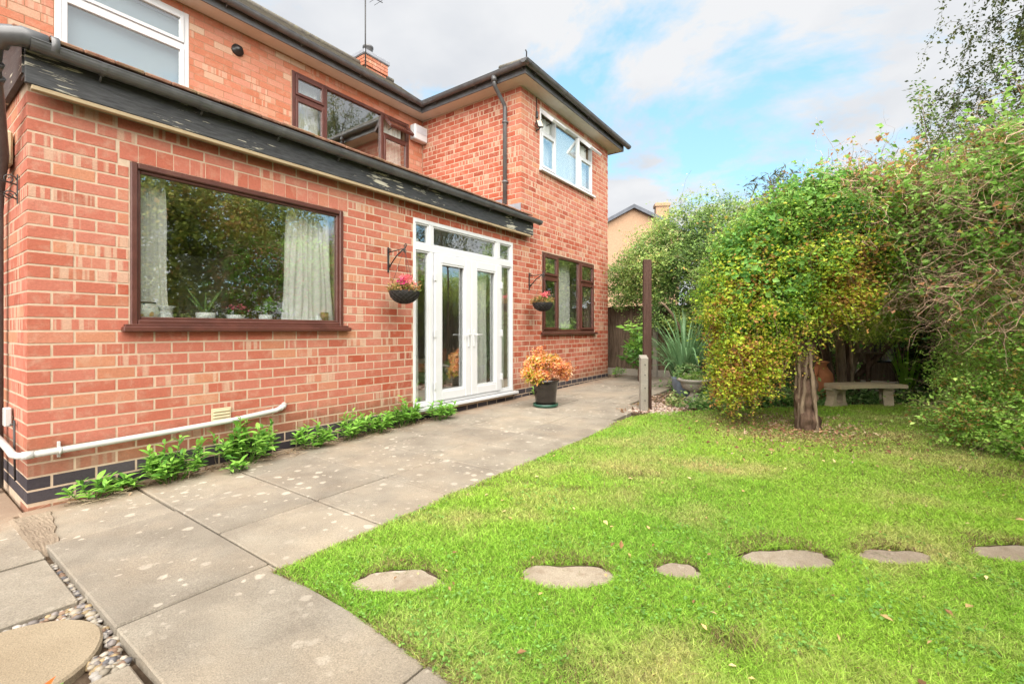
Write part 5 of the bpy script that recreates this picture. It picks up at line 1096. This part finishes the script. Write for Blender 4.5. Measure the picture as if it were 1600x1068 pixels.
#==================================================================== pots, urn, bench, lantern, post, fence
ac=empty('potted_shrub',(5.17,-.79,gz(5.17)),0,'orange leaved shrub in a glossy black pot on a green saucer','potted shrub')
MB().lathe([(.001,.012),(.135,.012),(.145,.03),(.165,.22),(.185,.36),(.20,.36),(.20,.39),(.18,.39),(.165,.33),(.001,.33)],32).build('pot',M['pot'],ac)
MB().lathe([(.001,0),(.165,0),(.18,.008),(.185,.045),(.178,.045),(.172,.014),(.001,.012)],32).build('saucer',M['green_plastic'],ac)
MB().lathe([(.001,.345),(.166,.338)],20).build('compost',M['soil'],ac)
for i in range(8): a=i*.8; trunk('stem',[(0,0,.33),(.06*math.cos(a),.06*math.sin(a),.5),(.17*math.cos(a),.17*math.sin(a),.60+.03*(i%3))],[.008,.006,.003],M['bark'],ac,5,.2)
P,nr,ix=blob_points([(-.05,.05,.64,.19,.17,.12),(.13,-.11,.59,.15,.17,.12),(-.17,.10,.50,.15,.14,.13),(-.10,.02,.42,.16,.14,.10),(.17,-.19,.50,.10,.12,.10),(-.05,.08,.78,.08,.08,.07)],4600,.45,.2,.028); cols=pal([(.40,.34,.04),(.52,.58,.08),(.72,.32,.08),(.80,.42,.16),(.85,.50,.32),(.60,.20,.08)],[.6,.6,1.4,1.6,1.5,.8],ix,P,5)
cloud_obj('foliage',[leaves(P,.038,nr,cols,.6)],M['leaf'],ac)
gp=empty('grey_pot',(7.2,-2.25,.06),0,'round blue grey glazed pot with leafy plants behind the stone urn','plant pot'); MB().lathe([(.001,0),(.13,0),(.19,.08),(.235,.2),(.24,.3),(.25,.33),(.235,.335),(.22,.3),(.001,.28)],28).build('pot',M['galv'],gp)
P,nr,ix=blob_points([(0,0,.42,.22,.22,.12)],900,.3,.2,.03); cloud_obj('foliage',[leaves(P,.05,nr,pal([(.08,.18,.05),(.16,.28,.08),(.28,.38,.16)],[1,1,1],ix,P),.5)],M['leaf'],gp)
ur=empty('stone_urn',(6.77,-2.47,.045),0,'pale stone pedestal urn planted with low greenery','stone urn'); MB().lathe([(.001,0),(.17,0),(.17,.03),(.13,.07),(.07,.14),(.06,.17),(.09,.19),(.17,.23),(.20,.30),(.205,.33),(.245,.345),(.25,.375),(.22,.38),(.19,.34),(.001,.33)],32).build('urn',M['concrete'],ur)
P,nr,ix=blob_points([(0,0,.40,.2,.2,.06)],900,.3,.2,.03); cloud_obj('foliage',[leaves(P,.03,nr,pal([(.12,.22,.04),(.22,.36,.06),(.40,.42,.25)],[1,1.4,.4],ix,P),.5)],M['leaf'],ur)
tj=empty('terracotta_urn',(8.1,-4.0,.07),0,'orange terracotta urn half hidden behind the climber covered trunk','terracotta urn'); MB().lathe([(.001,0),(.12,0),(.17,.12),(.20,.3),(.19,.42),(.13,.50),(.11,.56),(.15,.60),(.13,.61),(.09,.56),(.001,.5)],24).build('urn',M['terracotta'],tj)
mb=MB()
for s in (-1,1): mb.tube([(s*.12,0,.53),(s*.2,0,.52),(s*.21,0,.44),(s*.18,0,.38)],.015,6)
mb.build('handle',M['terracotta'],tj)
# bench
be=empty('stone_bench',(7.76,-4.55,gz(7.8)-.03),math.atan2(-.63,.57),'curved pale stone garden bench on two carved supports','bench')
mb=MB(); n=14; top=[];
for i in range(n+1): t=-.52+1.04*i/n; top.append((t,-.17-.10*(t/.6)**2+.05)); 
for i in range(n,-1,-1): t=-.48+.96*i/n; top.append((t,.17-.10*(t/.6)**2+.05))
mb.prism(top,.285,.34,.012); mb.build('seat',M['bench'],be)
for s in (-.40,.40):
    lg=MB(); hh=.285; outer=[(-.14,0),(-.155,.03),(-.12,.10),(-.105,.17),(-.12,.24),(-.155,.26),(-.155,hh),(.155,hh),(.155,.26),(.12,.24),(.105,.17),(.12,.10),(.155,.03),(.14,0)]
    inner=[(-.05,.07),(-.068,.10),(-.068,.16),(-.05,.20),(-.03,.215),(0,.22),(0,.22),(.0,.22),(.03,.215),(.05,.20),(.068,.16),(.068,.10),(.05,.07),(.0,.06)]
    k=len(outer); vs=[]
    for y in (-.06,.06): vs+=[(a,y,b) for a,b in outer]+[(a,y,b) for a,b in inner]
    fs=[]
    for q in range(k):
        q2=(q+1)%k; fs+=[(q,q2,k+q2,k+q),(2*k+q,3*k+q,3*k+q2,2*k+q2),(q,2*k+q,2*k+q2,q2),(k+q,k+q2,3*k+q2,3*k+q)]
    lg.add(vs,fs); o=lg.build('support',M['bench'],be); o.location=(s,.03-.07*0,0); o.rotation_euler=(0,0,R(12) if s<0 else R(58))
# lantern
ln=empty('hanging_lantern',(9.36,-4.88,.62),R(20),'dark metal box lantern hanging in the shade behind the bench','lantern'); MB().lathe([(.15,.42),(.05,.50),(.001,.52)],4).build('roof',M['iron'],ln); mb=MB(); mb.box(-.11,.11,-.11,.11,.0,.03,.004).box(-.12,.12,-.12,.12,.38,.42,.004)
for a in (-.1,.1):
    for b in (-.1,.1): mb.box(a-.01,a+.01,b-.01,b+.01,.03,.38)
mb.build('cage',M['iron'],ln); MB().box(-.088,.088,-.088,.088,.035,.375).build('glass',M['glass'],ln); MB().tube([(0,0,.52),(0,0,1.2)],.004,5).build('hanging_wire',M['iron'],ln)
# bird table
bt_=empty('bird_table',(9.0,-4.65,.08),0,'small weathered wooden bird table between the stems and the lantern','bird table'); MB().box(-.03,.03,-.03,.03,0,.70,.004).build('post',M['bark'],bt_); MB().box(-.24,.24,-.2,.2,.70,.72,.003).build('tray',M['board'],bt_)
# post with concrete spur
po=empty('washing_line_post',(5.70,-2.09,.05),R(36),'tall brown timber post bolted to a short pale concrete spur','post')
MB().box(-.01,.06,-.075,.035,0,2.10,.006).build('timber_post',M['post'],po).location=(.04,-.02,0)
MB().box(-.07,.03,-.02,.085,0,.72,.010).add([(-.07,-.02,.72),(.03,-.02,.72),(.03,.085,.72),(-.07,.085,.72),(.03,-.02,.77),(.03,.085,.77)],[(0,1,4),(3,5,2),(0,4,5,3),(0,3,2,1),(1,2,5,4)]).build('concrete_spur',M['concrete'],po)
MB().box(.101,.135,-.10,-.03,1.72,1.98,.004).build('cleat',M['post'],po)
for z in (.15,.32,.50,.64): MB().tube([(-.072,.03,z),(-.078,.03,z)],.008,6).build('bolt',M['iron'],po)
# fence
fence=empty('board_fence',(9.9,.95,.10),0,'weathered brown close boarded fence with concrete posts across the end of the garden','fence')
def bay(y0,y1,label):
    f=fence; L_=y0-y1; n=int(L_/.095); r=random.Random(int(y0*10))
    for i in range(n):
        a=-(i*L_/n)+(y0-.95); b=a-L_/n-.012; h=1.62+r.uniform(-.012,.012); mb=MB(); mb.add([(0,a,.16),(0,b,.16),(-.012-r.uniform(0,.004),b,.16),(-.004,a,.16),(0,a,h),(0,b,h),(-.012-r.uniform(0,.004),b,h),(-.004,a,h)],[(0,3,2,1),(4,5,6,7),(3,7,6,2),(0,1,5,4),(0,4,7,3),(1,2,6,5)]); mb.build('board',M['board'],f)
    q0=y0-.95; MB().box(-.03,.01,q0-L_,q0,0,.155,.003).build('gravel_board',M['concrete'],f); [MB().box(.005,.06,q0-L_,q0,zr,zr+.08).build('rail',M['board'],f) for zr in (.45,1.25)]
    MB().box(-.045,.055,q0-L_-.10,q0-L_-.001,0,1.72,.006).build('post',M['concrete'],f)
    return f
ly=['weathered brown close boarded fence panel between the house corner and the laurel','fence panel hidden behind the large evergreen shrub','fence panel behind the strap leaved clump','dark fence panel behind the many stemmed tree','dark greenish fence panel behind the lantern','fence panel in the far right corner of the garden']
y=.95
for i in range(6): bay(y,y-1.72,ly[i]); y-=1.83
# neighbours
def nhouse(name,loc,rz,wd,dp,hh,rh,label,chim,mat):
    o=empty(name,loc,rz,label,'house'); MB().box(-wd/2,wd/2,0,dp,0,hh).build('wall',mat,o)
    mb=MB(); v=[(-wd/2,0,hh),(wd/2,0,hh),(0,0,hh+rh),(-wd/2,.2,hh),(wd/2,.2,hh),(0,.2,hh+rh)]; mb.add(v,[(0,1,2),(5,4,3),(0,2,5,3),(1,4,5,2)]); mb.build('gable',mat,o)
    k=rh/(wd/2); ov=.35; mb=MB()
    for s in (-1,1): mb.add([(s*(wd/2+ov),-.3,hh-ov*k),(0,-.3,hh+rh),(0,dp,hh+rh),(s*(wd/2+ov),dp,hh-ov*k),(s*(wd/2+ov),-.3,hh-ov*k+.22),(0,-.3,hh+rh+.22),(0,dp,hh+rh+.22),(s*(wd/2+ov),dp,hh-ov*k+.22)],[(0,1,2,3),(4,7,6,5),(0,4,5,1),(2,6,7,3),(0,3,7,4)])
    mb.build('roof',M['tile_n'],o)
    for (cx,cy,cz) in chim: c=MB().box(cx-.4,cx+.4,cy-.3,cy+.3,hh,cz,.02).build('chimney',mat,o); MB().box(cx-.47,cx+.47,cy-.37,cy+.37,cz-.25,cz-.05,.02).build('chimney_cap',mat,c)
    return o
M['tile_n']=simple('slate_grey_roof',(.10,.11,.13),.8,.2,3,obj=False); M['nb']=simple('buff_neighbour_brick',(0.347,0.223,0.143),.9,.15,14,obj=False)
nhouse('neighbour_house',(26.4,6.0,0),R(-62),5.2,8,7.1,1.35,'buff brick neighbouring house with a dark gable roof beyond the fence',[(1.9,1.5,9.1),(-2.3,5.2,9.4)],M['nb'])
#==================================================================== plants at the foot of the wall
def leaf_mesh(ln,wd,cols,curl):
    mb=MB(); seg=5; vs=[];fs=[]
    for k in range(seg+1):
        t=k/seg; w_=wd*math.sin(math.pi*min(t*.92+.08,1))**.8; x=ln*t; z=-curl*t*t*ln
        vs+= [(x,-w_/2,z+.16*w_),(x,0,z),(x,w_/2,z+.16*w_)]
    for k in range(seg):
        for q in (0,1): b=k*3+q; fs.append((b,b+1,b+4,b+3))
    mb.add(vs,fs,True); me=mb.mesh('leaf'); me.materials.append(M[cols]); return me
M['wl0']=leafmat('fresh_leaf_green',.3,.42,False,(.17,.38,.05)); M['wl1']=leafmat('lit_leaf_green',.3,.42,False,(.26,.50,.08)); M['wl2']=leafmat('deep_leaf_green',.3,.42,False,(.10,.26,.04))  # three leaf greens, mixed among the leaves
LM=[leaf_mesh(.088,.034,'wl0',.3),leaf_mesh(.10,.036,'wl1',.45),leaf_mesh(.085,.031,'wl2',.2),leaf_mesh(.07,.026,'wl1',.5)]
def clump(x,y,z,w_,h,shoots,per,label,seed,single=True):
    r=random.Random(seed); w_*=1.12; h*=1.12; shoots=int(shoots*1.35); o=empty('wall_plant',(x,y,z),0,label,'plant','leafy plants rooted along the foot of the wall')
    stem=MB(); mats=[]
    for s in range(shoots):
        a=r.uniform(0,6.28); d=w_*math.sqrt(r.random()); bx,by=d*math.cos(a),min(d*math.sin(a)*.6,.05); hh=h*r.uniform(.55,1.1)*(1-.3*d/w_); lx,ly_=bx*1.3,by*1.3-.03
        stem.tube([(bx*.5,by*.5,0),(bx,by,hh*.5),(lx,ly_,hh)],.003,5)
        for q in range(per):
            t=.35+.65*(q+1)/per; px,py,pz=bx+(lx-bx)*t,by+(ly_-by)*t,hh*t; az=q*2.4+r.uniform(-.4,.4); el=R(-5+65*t*r.uniform(.5,1.1)); sc=r.uniform(.7,1.2)*(1.1-.3*t)
            mats.append(Matrix.Translation((px,py,pz))@Matrix.Rotation(az,4,'Z')@Matrix.Rotation(-el,4,'Y')@Matrix.Rotation(r.uniform(-.5,.5),4,'X')@Matrix.Scale(sc,4))
    stem.build('stem',M['plantg'],o)
    if single:
        for i,m4 in enumerate(mats): link('leaf',LM[r.randrange(4)],o,m4)
    else:
        for c in range(2):
            mb=MB()
            for i,m4 in enumerate(mats):
                if i%2!=c: continue
                me=LM[r.randrange(4)]; mb.add([m4@v.co for v in me.vertices],[tuple(p.vertices) for p in me.polygons],True)
            mb.build('foliage',M['wl%d'%c],o,kind='stuff')
    return o
clump(.31,-.10,gz(.3)-.01,.10,.14,7,9,'small bright green plant nearest the house corner by the blue plinth bricks',1)
clump(.46,-.09,gz(.5)-.01,.05,.12,3,8,'tiny leafy sprout just right of the plant nearest the house corner',2)
clump(.75,-.13,gz(.7)-.01,.15,.32,16,12,'bushy bright green plant under the white pipe, second big clump from the corner',3)
clump(1.29,-.13,gz(1.2)-.01,.19,.38,20,13,'tallest bushy green plant, under the cream air vent',4)
clump(1.13,-.30,gz(1.1)-.01,.05,.10,3,9,'little green seedling on the paving in front of the tallest wall plant',5)
clump(1.93,-.12,gz(2)-.01,.15,.25,12,10,'green plant at the right end of the white waste pipe',6,False)
clump(2.32,-.12,gz(2.3)-.01,.14,.30,11,9,'paler plant with thin shoots midway between big window and doors',7,False)
clump(2.68,-.14,gz(2.7)-.01,.16,.24,12,10,'low spreading dark green plant below the left hanging basket',8,False)
clump(3.02,-.12,gz(3)-.01,.16,.30,12,10,'upright green plant just left of the white door frame',9,False)
clump(3.24,-.10,gz(3.2)-.01,.10,.26,8,9,'bluish leafy plant touching the left jamb of the white doors',10,False)
clump(3.60,-.20,gz(3.6)-.01,.14,.24,14,10,'round bright green plant in front of the white door threshold',11,False)
clump(6.0,-.10,gz(6)-.01,.09,.18,6,8,'small weed at the wall behind the black pot',12,False)
clump(9.35,-.15,gz(9)-.01,.15,.22,8,8,'little ivy tuft at the far corner of the house by the fence',13,False)
# dry stems and roots lying along the wall foot
S=np.stack([rng.uniform(.2,3.2,70),rng.uniform(-.25,-.05,70),np.full(70,.012)],1); S[:,2]+=.011*S[:,0]; t=twigs(S,np.stack([rng.normal(0,1,70),rng.normal(0,.3,70),rng.uniform(0,.15,70)],1),.2,.0022,5,.03,.3,(.42,.33,.22)); d=cloud_obj('dry_stems',[t[:3]],M['twig'],patio)
n=900; x=rng.uniform(.15,3.6,n); y=-.02-np.abs(rng.normal(0,.07,n)); P=np.stack([x,y,.011*x+.004+.003*rng.random(n)],1)
cloud_obj('leaf_litter',[leaves(P,.022,np.array([0,0,2.]),pal([(.14,.09,.05),(.30,.20,.12),(.42,.33,.22)],[1,1,1],np.arange(n),P,4),.6)],M['twig'],patio)
# red leaves poking in at the bottom left
rl=empty('red_leaved_plant',(-.36,-2.36,-.02),0,'red and orange pointed leaves poking up at the bottom left corner','plant')
M['redl']=leafmat('red_leaf',.3,.45,False,(.55,.06,.03)); M['orl']=leafmat('orange_leaf',.3,.45,False,(.60,.13,.02))
for i,(az,el,mm,l) in enumerate(((R(70),.95,'redl',.10),(R(20),.55,'wl0',.12),(R(38),.62,'orl',.13),(R(110),.9,'redl',.07))):
    me=leaf_mesh(l,.034,mm,.2); link('leaf',me,rl,Matrix.Translation((0,0,.03))@Matrix.Rotation(az,4,'Z')@Matrix.Rotation(-el,4,'Y'))
MB().tube([(0,0,0),(0,0,.035)],.004,6).build('stem',M['plantg'],rl)
# ------------------------------------------------------------------ litter, chippings, ground cover
bedb=tag(MB().prism([(5.35,-2.06),(5.5,-2.2),(6.7,-3.35),(8.3,-5.1),(9.85,-5.2),(9.85,-1.73),(5.7,-1.73)][::-1],.0,.055).build('flower_bed',M['soil']),kind='structure')
bedb.data.transform(Matrix.Translation((0,0,-.005)))
n=9000; x=rng.uniform(5.35,9.8,n); y=rng.uniform(-6,-1.75,n); ok=~inpoly(x,y,LP)&(y<-1.75); x,y=x[ok],y[ok]; P=np.stack([x,y,.055+.004*rng.random(len(x))+.004*(x-5)*.3],1)
cols=pal([(.16,.09,.05),(.32,.20,.13),(.50,.36,.28),(.30,.22,.10)],[1,1.5,1.5,.5],np.arange(len(P)),P,1.5)
cloud_obj('leaf_litter',[leaves(P,.045,None,cols,.6)],M['twig'],bedb)
n=2600; x=rng.normal(5.6,.6,n); y=rng.normal(-3.85,.45,n); ok=inpoly(x,y,LP); x,y=x[ok],y[ok]; P=np.stack([x,y,.062+.006*rng.random(len(x))],1); cols=pal([(.20,.09,.05),(.34,.20,.10),(.42,.30,.20)],[1,1,1],np.arange(len(P)),P,1.5); cloud_obj('fallen_leaves',[leaves(P,.028,None,cols,.6)],M['twig'],lawn_o)
pebbles('stone_chippings',[(5.95,-2.2,.048,.45,.30,900),(6.7,-2.5,.05,.5,.3,500)],bedb,1,[(.55,.42,.36),(.45,.32,.26),(.60,.50,.42),(.36,.24,.18)],.009,.018)
gc=[]
for (cx,cy,sx,sy,k,hh) in [(9.55,-2.9,.25,.5,2600,.5),(9.5,-3.9,.25,.5,2600,.55),(7.0,-3.2,.35,.25,1300,.12),(6.35,-2.75,.25,.2,700,.07),(7.3,-3.75,.25,.3,900,.12)]:
    x=rng.normal(cx,sx*.6,k); y=rng.normal(cy,sy*.6,k); ok=~inpoly(x,y,LP); x,y=x[ok],y[ok]; P=np.stack([x,y,.06+np.abs(rng.normal(0,hh,len(x)))],1)
    gc.append(leaves(P,.06,None,pal([(.10,.22,.06),(.20,.38,.09),(.36,.46,.18)],[1,1.4,1],np.arange(len(P))//8,P,3),.55))
for (cx,cy,sx,sy,k,c) in [(7.4,-4.25,.4,.35,1500,0),(8.3,-4.7,.5,.4,1500,0),(8.9,-5.3,.5,.3,900,0),(6.6,-2.9,.35,.3,1300,1),(7.6,-3.1,.6,.4,1400,1),(7.9,-2.6,.8,.5,1500,0),(8.6,-1.9,.5,.3,900,0),(6.25,-2.35,.15,.12,200,1),(8.2,-5.2,.5,.25,900,1)]:
    x=rng.normal(cx,sx*.6,k); y=rng.normal(cy,sy*.6,k); ok=~inpoly(x,y,LP); x,y=x[ok],y[ok]; P=np.stack([x,y,.06+np.abs(rng.normal(0,.09,len(x)))],1)
    gc.append(leaves(P,.055,None,pal([(.10,.20,.06),(.18,.34,.09),(.34,.48,.20)] if c==0 else [(.18,.28,.08),(.32,.46,.14),(.50,.52,.24)],[1,1.4,1],np.arange(len(P))//8,P,3),.55))
tag(cloud_obj('ground_cover',gc,M['leaf']),'low mixed ground cover plants in the beds under the bench and shrubs','ground cover')
n=260; x=rng.uniform(.7,7,n); y=rng.uniform(-5.5,-2.2,n); ok=inpoly(x,y,LP); x,y=x[ok],y[ok]; P=np.stack([x,y,.011*x+.022+.004*rng.random(len(x))],1)
cloud_obj('scattered_leaves',[leaves(P,.026,np.array([0,0,2.]),pal([(.22,.12,.05),(.42,.28,.12),(.55,.42,.20)],[1,1,1],np.arange(len(P)),P,1.5),.55)],M['twig'],lawn_o)
# clover and daisy leaves in the lawn
n=9000; d=np.exp(rng.uniform(np.log(1.4),np.log(7),n)); la=rng.uniform(-.6,1.15,n)*d; x=CAMX+la*math.sin(A)+d*math.cos(A); y=CAMY-la*math.cos(A)+d*math.sin(A)
ok=inpoly(x,y,LP)&(nz(x,y,1.6,12)*.6+nz(x,y,5,13)*.4>.60)
for (sx,sy,a,b) in STONES: ok&=np.hypot(x-sx,y-sy)>a*1.1
x,y=x[ok],y[ok]; P=np.stack([x,y,.011*np.clip(x,0,10)+rng.uniform(.012,.026,len(x))],1)
P3=np.repeat(P,3,0)+rng.normal(0,.003,(len(P)*3,3)); cloud_obj('clover_leaves',[leaves(P3,.011,np.array([0,0,3.]),np.array([[.24,.46,.09]])*rng.uniform(.7,1.3,(len(P3),1)),.9,fold=.1)],M['leaf'],lawn_o)
